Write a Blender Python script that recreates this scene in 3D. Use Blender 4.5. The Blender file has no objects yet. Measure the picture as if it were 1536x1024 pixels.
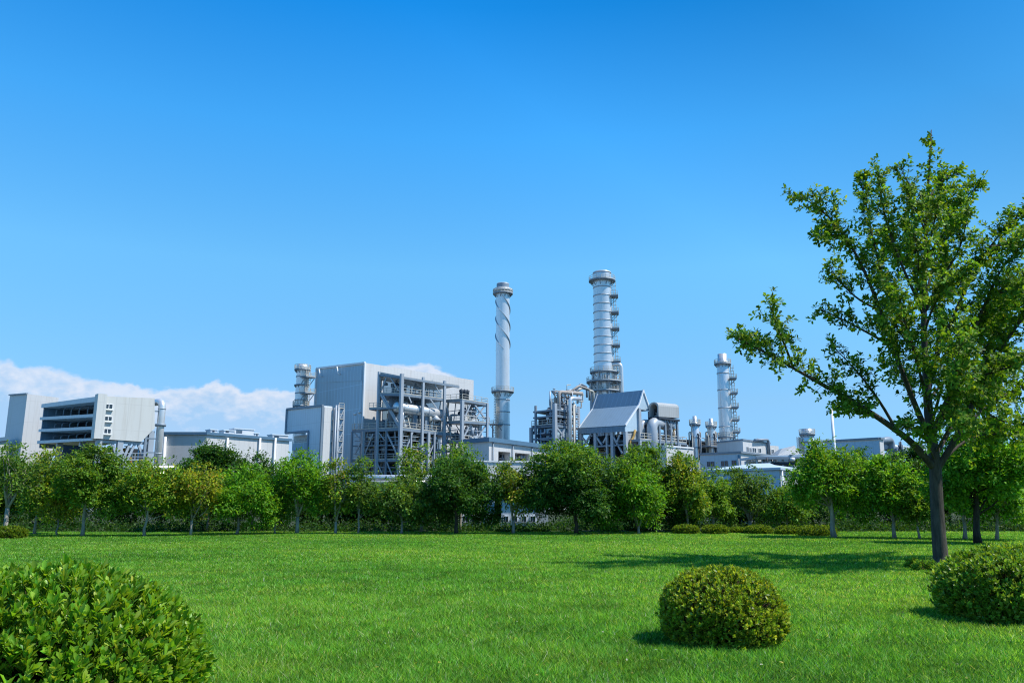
import bpy, math, random
import numpy as np
from mathutils import Vector, Matrix

scene = bpy.context.scene
COL = scene.collection
R = math.radians
FPX = 1200.0                     # focal length in photo pixels (1536 wide)
EYE = Vector((0.0, 0.0, 1.7))
PITCH = math.atan(240.0 / FPX)   # horizon sits 240 px under the middle of the frame
CP, SP = math.cos(PITCH), math.sin(PITCH)
YAW = 43.0                       # the works are laid out on one grid, turned this far


def ray(px, py):
    cx, cy = (px - 768) / FPX, (512 - py) / FPX
    return Vector((cx, CP - cy * SP, SP + cy * CP))


def at(px, py, Y):
    d = ray(px, py)
    return EYE + d * (Y / d.y)


def ground(px, py):
    d = ray(px, py)
    return EYE + d * (-EYE.z / d.z)


def mpp(P):
    """metres per photo pixel at a point"""
    return ((P - EYE).dot(Vector((0, CP, SP)))) / FPX


# ------------------------------------------------------------------ materials
MATS = {}


def mat(name):
    m = bpy.data.materials.new(name)
    m.use_nodes = True
    nt = m.node_tree
    return m, nt, nt.nodes['Principled BSDF']


def link(nt, a, b):
    nt.links.new(a, b)


def node(nt, t, **kw):
    n = nt.nodes.new(t)
    for k, v in kw.items():
        setattr(n, k, v)
    return n


def math_node(nt, op, a, b=None):
    n = node(nt, 'ShaderNodeMath', operation=op)
    for i, v in enumerate((a, b)):
        if v is None:
            continue
        if isinstance(v, (int, float)):
            n.inputs[i].default_value = v
        else:
            link(nt, v, n.inputs[i])
    return n.outputs[0]


def weathered(name, col, rough=.6, metal=0.0, var=.12, scale=.35, streak=True, spec=.4, rust=.3):
    """painted or bare surface with blotches and rain streaks"""
    m, nt, b = mat(name)
    geo = node(nt, 'ShaderNodeNewGeometry')
    mp = node(nt, 'ShaderNodeMapping')
    mp.inputs['Scale'].default_value = (1, 1, .22 if streak else 1)
    link(nt, geo.outputs['Position'], mp.inputs['Vector'])
    n1 = node(nt, 'ShaderNodeTexNoise')
    n1.inputs['Scale'].default_value = scale
    n1.inputs['Detail'].default_value = 6
    n1.inputs['Roughness'].default_value = .65
    link(nt, mp.outputs[0], n1.inputs['Vector'])
    mx = node(nt, 'ShaderNodeMix', data_type='RGBA')
    c = Vector(col)
    mx.inputs['A'].default_value = (*(c * (1 - var * 1.6)), 1)
    mx.inputs['B'].default_value = (*[min(.9, v) for v in c * (1 + var)], 1)
    link(nt, n1.outputs['Fac'], mx.inputs['Factor'])
    # run-off stains: narrow, long, brownish
    mp2 = node(nt, 'ShaderNodeMapping')
    mp2.inputs['Scale'].default_value = (1, 1, .07)
    link(nt, geo.outputs['Position'], mp2.inputs['Vector'])
    n2 = node(nt, 'ShaderNodeTexNoise')
    n2.inputs['Scale'].default_value = 1.1
    n2.inputs['Detail'].default_value = 5
    n2.inputs['Roughness'].default_value = .7
    link(nt, mp2.outputs[0], n2.inputs['Vector'])
    st = node(nt, 'ShaderNodeMapRange')
    st.inputs['From Min'].default_value = .52
    st.inputs['From Max'].default_value = .74
    st.inputs['To Max'].default_value = rust
    link(nt, n2.outputs['Fac'], st.inputs['Value'])
    mr = node(nt, 'ShaderNodeMix', data_type='RGBA')
    link(nt, st.outputs[0], mr.inputs['Factor'])
    link(nt, mx.outputs['Result'], mr.inputs['A'])
    mr.inputs['B'].default_value = (c[0] * .62, c[1] * .55, c[2] * .47, 1)
    mx = mr
    link(nt, mx.outputs['Result'], b.inputs['Base Color'])
    b.inputs['Roughness'].default_value = rough
    b.inputs['Metallic'].default_value = metal
    b.inputs['Specular IOR Level'].default_value = spec
    MATS[name] = m
    return m, nt, b, mx, geo


def cladding(name, col, pitch=1.1, seam=5.0, rough=.5, var=.06, groove=.75):
    """profiled metal sheet: upright grooves on both wall directions and level seams"""
    m, nt, b, mx, geo = weathered(name, col, rough, 0, var, .16)
    sep = node(nt, 'ShaderNodeSeparateXYZ')
    link(nt, geo.outputs['Position'], sep.inputs[0])
    lines = []
    for ang in (YAW, YAW + 90):
        vm = node(nt, 'ShaderNodeVectorMath', operation='DOT_PRODUCT')
        link(nt, geo.outputs['Position'], vm.inputs[0])
        vm.inputs[1].default_value = (math.cos(R(ang)), math.sin(R(ang)), 0)
        nm = node(nt, 'ShaderNodeVectorMath', operation='DOT_PRODUCT')
        link(nt, geo.outputs['Normal'], nm.inputs[0])
        nm.inputs[1].default_value = (math.cos(R(ang)), math.sin(R(ang)), 0)
        fr = math_node(nt, 'FRACT', math_node(nt, 'DIVIDE', vm.outputs['Value'], pitch))
        ln = math_node(nt, 'LESS_THAN', fr, .09)
        side = math_node(nt, 'LESS_THAN', math_node(nt, 'ABSOLUTE', nm.outputs['Value']), .5)
        lines.append(math_node(nt, 'MULTIPLY', ln, side))
    fz = math_node(nt, 'FRACT', math_node(nt, 'DIVIDE', sep.outputs['Z'], seam))
    lz = math_node(nt, 'LESS_THAN', fz, .022)
    tot = math_node(nt, 'MAXIMUM', math_node(nt, 'MAXIMUM', lines[0], lines[1]), lz)
    mx2 = node(nt, 'ShaderNodeMix', data_type='RGBA', blend_type='MULTIPLY')
    link(nt, mx.outputs['Result'], mx2.inputs['A'])
    mx2.inputs['B'].default_value = (groove, groove, groove, 1)
    link(nt, tot, mx2.inputs['Factor'])
    link(nt, mx2.outputs['Result'], b.inputs['Base Color'])
    return m


cladding('white_cladding', (.63, .63, .62), groove=.9)
cladding('cream_cladding', (.62, .63, .60), pitch=2.3, groove=.92)
cladding('grey_cladding', (.70, .76, .80), groove=.86)
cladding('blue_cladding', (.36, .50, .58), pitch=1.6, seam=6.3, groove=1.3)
cladding('slate_roofing', (.25, .35, .43), pitch=.9, seam=30, groove=.8)
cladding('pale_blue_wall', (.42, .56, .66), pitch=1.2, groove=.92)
cladding('zinc_cladding', (.40, .42, .42), pitch=.8, seam=9, groove=.72)
weathered('pale_blue_roof', (.50, .60, .68), .5, 0, .05)
weathered('blue_trim', (.10, .20, .30), .5)
weathered('white_trim', (.76, .78, .79), .5, var=.04)
weathered('steel_paint', (.22, .28, .34), .5, .05, rust=.5)
weathered('pale_steel', (.40, .45, .50), .45, .1, rust=.5)
weathered('dark_steel', (.035, .05, .07), .6)
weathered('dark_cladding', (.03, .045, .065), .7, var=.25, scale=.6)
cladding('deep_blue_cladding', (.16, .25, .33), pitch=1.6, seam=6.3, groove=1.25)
weathered('rail_paint', (.55, .53, .46), .5, var=.2, scale=1.5)
weathered('rusty_paint', (.40, .36, .32), .65, var=.4, scale=.9, rust=.8)
weathered('ochre_paint', (.42, .27, .07), .6, var=.35, scale=.9)
weathered('concrete', (.42, .42, .40), .85, var=.12)
weathered('glass_dark', (.03, .045, .06), .12, 0, .1, spec=.7)
weathered('white_gear', (.66, .68, .70), .45, var=.1, scale=1)


def aluminium():
    m, nt, b, mx, geo = weathered('aluminium', (.76, .77, .77), .32, .5, .10, .5)
    MATS['aluminium'] = m


aluminium()


def leaf_material(name, rough, transl, spec=.5):
    m, nt, b = mat(name)
    at_ = node(nt, 'ShaderNodeAttribute', attribute_name='leaf_colour')
    link(nt, at_.outputs['Color'], b.inputs['Base Color'])
    b.inputs['Roughness'].default_value = rough
    b.inputs['Specular IOR Level'].default_value = spec
    tr = node(nt, 'ShaderNodeBsdfTranslucent')
    mu = node(nt, 'ShaderNodeMix', data_type='RGBA', blend_type='MULTIPLY')
    mu.inputs['Factor'].default_value = 1
    link(nt, at_.outputs['Color'], mu.inputs['A'])
    mu.inputs['B'].default_value = (1.7, 1.5, .45, 1)
    link(nt, mu.outputs['Result'], tr.inputs['Color'])
    ms = node(nt, 'ShaderNodeMixShader')
    ms.inputs[0].default_value = transl
    link(nt, b.outputs[0], ms.inputs[1])
    link(nt, tr.outputs[0], ms.inputs[2])
    link(nt, ms.outputs[0], nt.nodes['Material Output'].inputs['Surface'])
    MATS[name] = m


leaf_material('leaf', .5, .42, .16)
leaf_material('glossy_leaf', .38, .36, .34)
leaf_material('grass_blade', .6, .5, .06)


def bark(name, c1, c2, scale=9):
    m, nt, b = mat(name)
    tc = node(nt, 'ShaderNodeTexCoord')
    mp = node(nt, 'ShaderNodeMapping')
    mp.inputs['Scale'].default_value = (1, 1, .18)
    link(nt, tc.outputs['Object'], mp.inputs['Vector'])
    n1 = node(nt, 'ShaderNodeTexNoise')
    n1.inputs['Scale'].default_value = scale
    n1.inputs['Detail'].default_value = 8
    n1.inputs['Roughness'].default_value = .7
    link(nt, mp.outputs[0], n1.inputs['Vector'])
    cr = node(nt, 'ShaderNodeValToRGB')
    cr.color_ramp.elements[0].position = .35
    cr.color_ramp.elements[1].position = .68
    cr.color_ramp.elements[0].color = (*c1, 1)
    cr.color_ramp.elements[1].color = (*c2, 1)
    link(nt, n1.outputs['Fac'], cr.inputs[0])
    link(nt, cr.outputs[0], b.inputs['Base Color'])
    bp = node(nt, 'ShaderNodeBump')
    bp.inputs['Strength'].default_value = .7
    bp.inputs['Distance'].default_value = .03
    link(nt, n1.outputs['Fac'], bp.inputs['Height'])
    link(nt, bp.outputs[0], b.inputs['Normal'])
    b.inputs['Roughness'].default_value = .85
    b.inputs['Specular IOR Level'].default_value = .2
    MATS[name] = m


bark('bark_brown', (.036, .031, .026), (.115, .098, .08))
bark('bark_grey', (.20, .185, .16), (.44, .41, .36))
bark('bark_dark', (.02, .018, .015), (.07, .06, .05))
bark('twig_brown', (.03, .02, .012), (.10, .065, .04), 20)


# ------------------------------------------------------------------ mesh helpers
class MB:
    """collects shapes into ONE mesh"""

    def __init__(self):
        self.v, self.f, self.s = [], [], []

    def add(self, vs, fs, smooth=False):
        o = len(self.v)
        self.v.extend(Vector(p) for p in vs)
        for f in fs:
            self.f.append(tuple(i + o for i in f))
            self.s.append(smooth)

    def hexa(self, b, t):
        """b: four bottom points counter-clockwise from above, t: the four above them"""
        self.add(list(b) + list(t), [(3, 2, 1, 0), (4, 5, 6, 7), (0, 1, 5, 4), (1, 2, 6, 5), (2, 3, 7, 6), (3, 0, 4, 7)])

    def prism(self, pts, vec):
        """flat polygon pts swept along vec"""
        pts = [Vector(p) for p in pts]
        n = len(pts)
        vec = Vector(vec)
        nrm = Vector((0, 0, 0))
        for i in range(n):
            nrm += pts[i].cross(pts[(i + 1) % n])
        if nrm.dot(vec) > 0:
            pts.reverse()
        q = [p + vec for p in pts]
        self.add(pts + q, [tuple(range(n)), tuple(range(2 * n - 1, n - 1, -1))] + [((i + 1) % n, i, n + i, n + (i + 1) % n) for i in range(n)])

    def beam(self, p, q, w, h=None, up=(0, 0, 1)):
        h = h or w
        p, q = Vector(p), Vector(q)
        d = (q - p)
        if d.length < 1e-6:
            return
        d.normalize()
        up = Vector(up)
        if abs(d.dot(up)) > .98:
            up = Vector((math.cos(R(YAW)), math.sin(R(YAW)), 0))
        sx = d.cross(up).normalized() * (w / 2)
        sy = sx.cross(d).normalized() * (h / 2)
        c = [-sx - sy, sx - sy, sx + sy, -sx + sy]
        self.add([p + k for k in c] + [q + k for k in c], [(0, 1, 2, 3), (7, 6, 5, 4), (1, 0, 4, 5), (2, 1, 5, 6), (3, 2, 6, 7), (0, 3, 7, 4)])

    def tube(self, pts, rad, n=10, caps=True):
        pts = [Vector(p) for p in pts]
        if not hasattr(rad, '__len__'):
            rad = [rad] * len(pts)
        o = len(self.v)
        prev = None
        for i, p in enumerate(pts):
            a = pts[max(i - 1, 0)]
            b = pts[min(i + 1, len(pts) - 1)]
            d = (b - a).normalized()
            if prev is None:
                ref = Vector((0, 0, 1)) if abs(d.z) < .9 else Vector((1, 0, 0))
                x = d.cross(ref).normalized()
            else:
                x = (prev - d * prev.dot(d)).normalized()
            prev = x
            y = d.cross(x)
            for k in range(n):
                t = 2 * math.pi * k / n
                self.v.append(p + (x * math.cos(t) + y * math.sin(t)) * rad[i])
        for i in range(len(pts) - 1):
            for k in range(n):
                a, b = o + i * n + k, o + i * n + (k + 1) % n
                self.f.append((a, b, b + n, a + n))
                self.s.append(True)
        if caps:
            self.f.append(tuple(o + k for k in reversed(range(n))))
            self.s.append(False)
            e = o + (len(pts) - 1) * n
            self.f.append(tuple(e + k for k in range(n)))
            self.s.append(False)

    def pipe(self, pts, r, bend=None, n=10):
        """tube along a polyline with rounded bends"""
        pts = [Vector(p) for p in pts]
        bend = bend or r * 1.8
        out = [pts[0]]
        for i in range(1, len(pts) - 1):
            a, b, c = pts[i - 1], pts[i], pts[i + 1]
            l = min(bend, (a - b).length * .45, (c - b).length * .45)
            p, q = b + (a - b).normalized() * l, b + (c - b).normalized() * l
            for k in range(6):
                t = k / 5
                out.append(p * (1 - t) ** 2 + b * 2 * t * (1 - t) + q * t * t)
        out.append(pts[-1])
        self.tube(out, r, n)

    def lathe(self, c, prof, n=32, a0=0.0):
        """prof: (radius, z) pairs from bottom up, about the upright axis through c"""
        c = Vector(c)
        o = len(self.v)
        for r, z in prof:
            for k in range(n):
                t = a0 + 2 * math.pi * k / n
                self.v.append(Vector((c.x + r * math.cos(t), c.y + r * math.sin(t), z)))
        for i in range(len(prof) - 1):
            flat = abs(prof[i][1] - prof[i + 1][1]) < 1e-4 or abs(prof[i][0] - prof[i + 1][0]) > 3 * abs(prof[i][1] - prof[i + 1][1])
            for k in range(n):
                a, b = o + i * n + k, o + i * n + (k + 1) % n
                self.f.append((a, b, b + n, a + n))
                self.s.append(not flat)

    def build(self, name, m, parent=None):
        me = bpy.data.meshes.new(name)
        org = base_of(parent)
        me.from_pydata([tuple(p - org) for p in self.v], [], self.f)
        me.polygons.foreach_set('use_smooth', self.s)
        me.update()
        me.materials.append(MATS[m])
        o = bpy.data.objects.new(name, me)
        COL.objects.link(o)
        if parent is not None:
            o.parent = parent
        return o


def base_of(o):
    p = Vector((0, 0, 0))
    while o is not None:
        p = p + o.location
        o = o.parent
    return p


def thing(name, label, cat, loc, group=None):
    o = bpy.data.objects.new(name, None)
    o.empty_display_size = .5
    COL.objects.link(o)
    o.location = Vector(loc)
    o['label'] = label
    o['category'] = cat
    if group:
        o['group'] = group
    return o


def np_object(name, verts, faces, m, parent=None, cols=None, smooth=False, loc=None):
    """mesh object from numpy arrays; faces (n, k); verts relative to loc/parent"""
    me = bpy.data.meshes.new(name)
    nf, k = faces.shape
    me.vertices.add(len(verts))
    me.vertices.foreach_set('co', np.ascontiguousarray(verts, dtype=np.float32).ravel())
    me.loops.add(nf * k)
    me.loops.foreach_set('vertex_index', np.ascontiguousarray(faces, dtype=np.int32).ravel())
    me.polygons.add(nf)
    me.polygons.foreach_set('loop_start', np.arange(0, nf * k, k, dtype=np.int32))
    me.polygons.foreach_set('loop_total', np.full(nf, k, dtype=np.int32))
    if smooth:
        me.polygons.foreach_set('use_smooth', np.ones(nf, dtype=bool))
    me.update(calc_edges=True)
    if cols is not None:
        a = me.attributes.new('leaf_colour', 'FLOAT_COLOR', 'POINT')
        rgba = np.ones((len(verts), 4), dtype=np.float32)
        rgba[:, :3] = cols
        a.data.foreach_set('color', rgba.ravel())
    me.materials.append(MATS[m])
    o = bpy.data.objects.new(name, me)
    COL.objects.link(o)
    if loc is not None:
        o.location = loc
    if parent is not None:
        o.parent = parent
    return o


class Face:
    """an upright plane through a corner, u running to the viewer's right along it, n out of it"""

    def __init__(self, px, Y, yaw=YAW, py=690, org=None):
        p = at(px, py, Y) if org is None else Vector(org)
        self.o = Vector((p.x, p.y, 0))
        self.u = Vector((math.cos(R(yaw)), math.sin(R(yaw)), 0))
        self.n = Vector((math.sin(R(yaw)), -math.cos(R(yaw)), 0))
        self.yaw = yaw

    def uz(self, px, py, off=0.0):
        d = ray(px, py)
        t = ((self.o + self.n * off) - EYE).dot(self.n) / d.dot(self.n)
        p = EYE + d * t
        return (p - self.o).dot(self.u), p.z

    def pt(self, s, z, off=0.0):
        p = self.o + self.u * s + self.n * off
        return Vector((p.x, p.y, z))

    def px(self, px, py, off=0.0):
        return self.pt(*self.uz(px, py, off), off)

    def left(self):
        """the face that meets this one at the corner, to the viewer's left"""
        return Face(0, 0, self.yaw - 90, org=self.o)


def face_box(mb, F, s0, s1, z0, z1, o0, o1):
    """box on a face: s along, z up, from offset o0 to o1 outward"""
    b = [F.pt(s0, z0, o1), F.pt(s1, z0, o1), F.pt(s1, z0, o0), F.pt(s0, z0, o0)]
    mb.hexa(b, [Vector((p.x, p.y, z1)) for p in b])


def block(mb, F, s, t, zc, zr, zl, z0=0.0):
    """building body: corner at F.o, s metres along the right face, t along the left one"""
    v = -F.left().u
    b = [F.o, F.o + F.u * s, F.o + F.u * s + v * t, F.o + v * t]
    tops = [zc, zr, zr + zl - zc, zl]
    mb.hexa([Vector((p.x, p.y, z0)) for p in b], [Vector((p.x, p.y, z)) for p, z in zip(b, tops)])


def window(F, a, b, parent, off=0.0, frame='white_trim', sill=True, name='window', bars=1):
    """window between two photo pixels on a face: proud frame, dark pane, sill"""
    (s0, z1), (s1, z0) = F.uz(*a, off), F.uz(*b, off)
    t = min(.11, (s1 - s0) * .09)
    m = MB()
    face_box(m, F, s0 - t, s1 + t, z1, z1 + t, off, off + .12)
    face_box(m, F, s0 - t, s1 + t, z0 - t, z0, off, off + .12)
    face_box(m, F, s0 - t, s0, z0, z1, off, off + .12)
    face_box(m, F, s1, s1 + t, z0, z1, off, off + .12)
    for k in range(bars):
        sc = s0 + (s1 - s0) * (k + 1) / (bars + 1)
        face_box(m, F, sc - t * .5, sc + t * .5, z0, z1, off, off + .09)
    w = m.build(name, frame, parent)
    g = MB()
    face_box(g, F, s0, s1, z0, z1, off, off + .04)
    g.build('pane', 'glass_dark', w)
    if sill:
        q = MB()
        face_box(q, F, s0 - .2, s1 + .2, z0 - t - .2, z0 - t - .02, off, off + .45)
        q.build('sill', frame, w)
    return w


def railing(pts, parent, h=1.15, step=2.0, m='rail_paint', r=.05, name='railing'):
    mb = MB()
    for i in range(len(pts) - 1):
        a, b = Vector(pts[i]), Vector(pts[i + 1])
        n = max(1, int((b - a).length / step))
        for k in range(n + (i == len(pts) - 2)):
            p = a.lerp(b, k / n)
            mb.beam(p, p + Vector((0, 0, h)), r * 1.6)
        for f in (1.0, .52):
            mb.beam(a + Vector((0, 0, h * f)), b + Vector((0, 0, h * f)), r * 1.6)
        mb.beam(a + Vector((0, 0, .1)), b + Vector((0, 0, .1)), r, .2)
    return mb.build(name, m, parent)


def deck(pts, parent, th=.5, m='steel_paint', name='deck'):
    mb = MB()
    mb.prism([Vector(p) for p in pts], (0, 0, -th))
    return mb.build(name, m, parent)


def bar(p, q, w, parent, m='steel_paint', name='brace', h=None):
    mb = MB()
    mb.beam(p, q, w, h)
    return mb.build(name, m, parent)


def run(pts, r, parent, m='aluminium', name='pipe', bend=None, n=10):
    mb = MB()
    mb.pipe(pts, r, bend, n)
    return mb.build(name, m, parent)


def clutter(F, s0, s1, z0, z1, o0, o1, n, seed, parent, mats=('aluminium', 'pale_steel', 'rusty_paint', 'ochre_paint', 'white_gear'), rmax=.32):
    """small process pipes, valves and vessels filling a bay, each a part"""
    rd = random.Random(seed)
    for i in range(n):
        k = rd.random()
        s, z, o = rd.uniform(s0, s1), rd.uniform(z0, z1), rd.uniform(o0, o1)
        mt = rd.choice(mats)
        if k < .62:
            r = rd.uniform(.10, rmax)
            ln, up = rd.uniform(1.5, 5) * rd.choice((-1, 1)), rd.uniform(1.0, 4.5) * rd.choice((-1, 1))
            cl = lambda a, lo, hi: max(lo, min(hi, a))
            s2, z2 = cl(s + ln, s0, s1), cl(z + up, z0, z1)
            pts = [F.pt(s, z, o), F.pt(s2, z, o), F.pt(s2, z2, o)]
            if rd.random() < .5:
                pts.append(F.pt(cl(s2 + ln * .6, s0, s1) + .01, z2, o))
            if (pts[1] - pts[0]).length < .4 or (pts[2] - pts[1]).length < .4:
                pts = [F.pt(s, z0, o), F.pt(s, z1, o)]
            run(pts, r, parent, mt, n=7)
        elif k < .85:
            mb = MB()
            r = rd.uniform(.3, .7)
            h = rd.uniform(.8, 2.0)
            c = F.pt(s, z, o)
            zb = max(z0, z - h)
            mb.lathe(c, [(0.01, zb), (r * .7, zb), (r, zb + h * .2), (r, zb + h * .7), (r * .5, zb + h * .95), (.25 * r, zb + h), (.25 * r, zb + h + .6), (.01, zb + h + .6)], 10)
            mb.build('vessel', mt, parent)
        else:
            mb = MB()
            c = F.pt(s, z, o)
            mb.tube([c - F.u * .5, c + F.u * .5], .45, 9)
            mb.tube([c, c + Vector((0, 0, .9))], .12, 6)
            mb.lathe(c, [(.01, c.z + .85), (.4, c.z + .87), (.4, c.z + .98), (.01, c.z + 1.0)], 9)
            mb.build('valve', mt, parent)

# ------------------------------------------------------------------ camera, sun, sky
cam = bpy.data.cameras.new('camera')
cam.sensor_width = 36
cam.lens = 36 * FPX / 1536
cam.clip_end = 6000
co = bpy.data.objects.new('camera', cam)
COL.objects.link(co)
co.location = EYE
co.rotation_euler = (math.pi / 2 + PITCH, 0, 0)
scene.camera = co

SUN_EL, SUN_AZ = 55.0, 11.0      # sun from the viewer's right, a little behind
sd = Vector((math.cos(R(SUN_EL)) * math.cos(R(SUN_AZ)), -math.cos(R(SUN_EL)) * math.sin(R(SUN_AZ)), math.sin(R(SUN_EL))))
sl = bpy.data.lights.new('sun', 'SUN')
sl.energy = 4.1
sl.angle = R(.55)
sl.color = (1.0, .955, .88)
so = bpy.data.objects.new('sun', sl)
COL.objects.link(so)
so.location = (60, -20, 90)
so.rotation_euler = sd.to_track_quat('Z', 'Y').to_euler()

world = bpy.data.worlds.new('World')
scene.world = world
world.use_nodes = True
nt = world.node_tree
bg = nt.nodes['Background']
sky = node(nt, 'ShaderNodeTexSky', sky_type='NISHITA')
sky.sun_disc = False
sky.sun_elevation = R(SUN_EL)
sky.sun_rotation = math.atan2(sd.x, sd.y)
sky.altitude = 0
sky.air_density = 1.0
sky.dust_density = .25
sky.ozone_density = 2.0
# cumulus bank low over the horizon: height of its top by direction, broken up by noise
tc = node(nt, 'ShaderNodeTexCoord')
sep = node(nt, 'ShaderNodeSeparateXYZ')
link(nt, tc.outputs['Generated'], sep.inputs[0])
az = math_node(nt, 'ARCTAN2', sep.outputs['X'], sep.outputs['Y'])
hor = math_node(nt, 'SQRT', math_node(nt, 'ADD', math_node(nt, 'MULTIPLY', sep.outputs['X'], sep.outputs['X']), math_node(nt, 'MULTIPLY', sep.outputs['Y'], sep.outputs['Y'])))
ele = math_node(nt, 'DIVIDE', sep.outputs['Z'], hor)
prof_px = [(-120, 560), (-40, 548), (0, 543), (14, 541), (27, 549), (34, 553), (48, 549), (64, 548), (78, 552), (96, 558), (112, 562), (130, 568), (150, 571), (180, 569),
           (196, 571), (215, 579), (232, 584), (246, 581), (270, 582), (288, 579), (300, 580), (308, 572), (322, 569), (340, 572), (356, 578), (368, 587), (378, 585),
           (398, 581), (430, 583), (470, 592), (520, 575), (560, 556), (582, 548), (604, 545), (622, 545), (640, 541), (655, 548), (672, 556), (688, 568), (705, 600), (740, 690), (830, 740)]
# the very clean deep blue of this day: the sky's own colour graded by height above the horizon
grade = node(nt, 'ShaderNodeValToRGB')
GR = [(.042, (.58, 1.07, 1.95)), (.118, (.87, 1.33, 1.75)), (.29, (1.02, 2.10, 2.40)), (.476, (.55, 2.2, 3.0)), (.674, (.12, 1.8, 2.95)), (.8, (.06, 1.7, 2.9))]
EXPO = .5
for i, (e_, c_) in enumerate(GR):
    el_ = grade.color_ramp.elements[i] if i < 2 else grade.color_ramp.elements.new(min(1, e_ / .8))
    el_.position = min(1, e_ / .8)
    el_.color = (*[v / 3 for v in c_], 1)
link(nt, math_node(nt, 'DIVIDE', ele, .8), grade.inputs[0])
gm = node(nt, 'ShaderNodeVectorMath', operation='MULTIPLY')
link(nt, sky.outputs[0], gm.inputs[0])
link(nt, grade.outputs[0], gm.inputs[1])
gs = node(nt, 'ShaderNodeVectorMath', operation='SCALE')
link(nt, gm.outputs[0], gs.inputs[0])
dp = node(nt, 'ShaderNodeVectorMath', operation='DOT_PRODUCT')     # a little less glare round the sun
link(nt, tc.outputs['Generated'], dp.inputs[0])
dp.inputs[1].default_value = tuple(sd)
gl = math_node(nt, 'MAXIMUM', math_node(nt, 'SUBTRACT', 1.0, math_node(nt, 'MULTIPLY', math_node(nt, 'MAXIMUM', math_node(nt, 'SUBTRACT', dp.outputs['Value'], .30), 0.0), 1.3)), .7)
link(nt, math_node(nt, 'MULTIPLY', gl, 3 / 2 ** EXPO), gs.inputs['Scale'])
fc = node(nt, 'ShaderNodeFloatCurve')
A0, A1 = -0.75, 0.35
pts = []
for px, py in prof_px:
    d = ray(px, py)
    pts.append(((math.atan2(d.x, d.y) - A0) / (A1 - A0), d.z / math.hypot(d.x, d.y) / .3))
cv = fc.mapping.curves[0]
pts.sort()
cv.points[0].location = (0, pts[0][1])
cv.points[1].location = (1, .0)
for p in pts:
    if 0.001 < p[0] < .999:
        cv.points.new(*p)
for p in cv.points:
    p.handle_type = 'VECTOR'
fc.mapping.update()
nrm = math_node(nt, 'DIVIDE', math_node(nt, 'SUBTRACT', az, A0), A1 - A0)
link(nt, nrm, fc.inputs['Value'])
top = math_node(nt, 'MULTIPLY', fc.outputs[0], .3)
mp = node(nt, 'ShaderNodeMapping')
mp.inputs['Scale'].default_value = (1, 1, 1.5)
link(nt, tc.outputs['Generated'], mp.inputs[0])


def sky_noise(scale, detail):
    n = node(nt, 'ShaderNodeTexNoise')
    n.inputs['Scale'].default_value = scale
    n.inputs['Detail'].default_value = detail
    n.inputs['Roughness'].default_value = .6
    link(nt, mp.outputs[0], n.inputs['Vector'])
    return n.outputs['Fac']


nz = math_node(nt, 'SUBTRACT', math_node(nt, 'ADD', math_node(nt, 'MULTIPLY', sky_noise(26, 3), .55), math_node(nt, 'MULTIPLY', sky_noise(70, 7), .45)), .5)
d0 = math_node(nt, 'SUBTRACT', math_node(nt, 'ADD', top, math_node(nt, 'MULTIPLY', nz, .036)), ele)
edge = node(nt, 'ShaderNodeMapRange', interpolation_type='SMOOTHSTEP')
edge.inputs['From Min'].default_value = -.002
edge.inputs['From Max'].default_value = .006
link(nt, d0, edge.inputs['Value'])
body = node(nt, 'ShaderNodeMapRange', interpolation_type='SMOOTHSTEP')    # thins out downwards
body.inputs['From Min'].default_value = .0
body.inputs['From Max'].default_value = .06
body.inputs['To Min'].default_value = .95
body.inputs['To Max'].default_value = .72
link(nt, math_node(nt, 'ADD', d0, math_node(nt, 'MULTIPLY', nz, .05)), body.inputs['Value'])
soft = node(nt, 'ShaderNodeMapRange')
soft.inputs['From Min'].default_value = .3
soft.inputs['From Max'].default_value = .62
soft.inputs['To Min'].default_value = .84
soft.inputs['To Max'].default_value = 1.0
link(nt, sky_noise(17, 5), soft.inputs['Value'])
fac = math_node(nt, 'MULTIPLY', math_node(nt, 'MULTIPLY', edge.outputs[0], body.outputs[0]), soft.outputs[0])
ccol = node(nt, 'ShaderNodeMix', data_type='RGBA')
CLOUD = 1.0
ccol.inputs['A'].default_value = (6.0, 6.5, 7.5, 1)
ccol.inputs['B'].default_value = (3.5, 5.0, 7.0, 1)
cs = node(nt, 'ShaderNodeMapRange')
cs.inputs['From Min'].default_value = .0
cs.inputs['From Max'].default_value = .045
link(nt, math_node(nt, 'ADD', d0, math_node(nt, 'MULTIPLY', nz, .16)), cs.inputs['Value'])
link(nt, cs.outputs[0], ccol.inputs['Factor'])
cm = node(nt, 'ShaderNodeMix', data_type='RGBA')
link(nt, fac, cm.inputs['Factor'])
link(nt, gs.outputs[0], cm.inputs['A'])
link(nt, ccol.outputs['Result'], cm.inputs['B'])
link(nt, cm.outputs['Result'], bg.inputs['Color'])
bg.inputs['Strength'].default_value = .09

scene.view_settings.view_transform = 'Standard'
scene.view_settings.look = 'None'
scene.view_settings.exposure = EXPO
scene.view_settings.gamma = 1
scene.cycles.max_bounces = 8
scene.cycles.diffuse_bounces = 3
scene.cycles.glossy_bounces = 3
scene.cycles.transmission_bounces = 4
scene.cycles.transparent_max_bounces = 6
scene.cycles.use_denoising = True
scene.cycles.denoising_input_passes = 'RGB_ALBEDO_NORMAL'
scene.cycles.denoising_prefilter = 'NONE'
scene.cycles.pixel_filter_type = 'BLACKMAN_HARRIS'
scene.cycles.filter_width = 1.15


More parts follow.
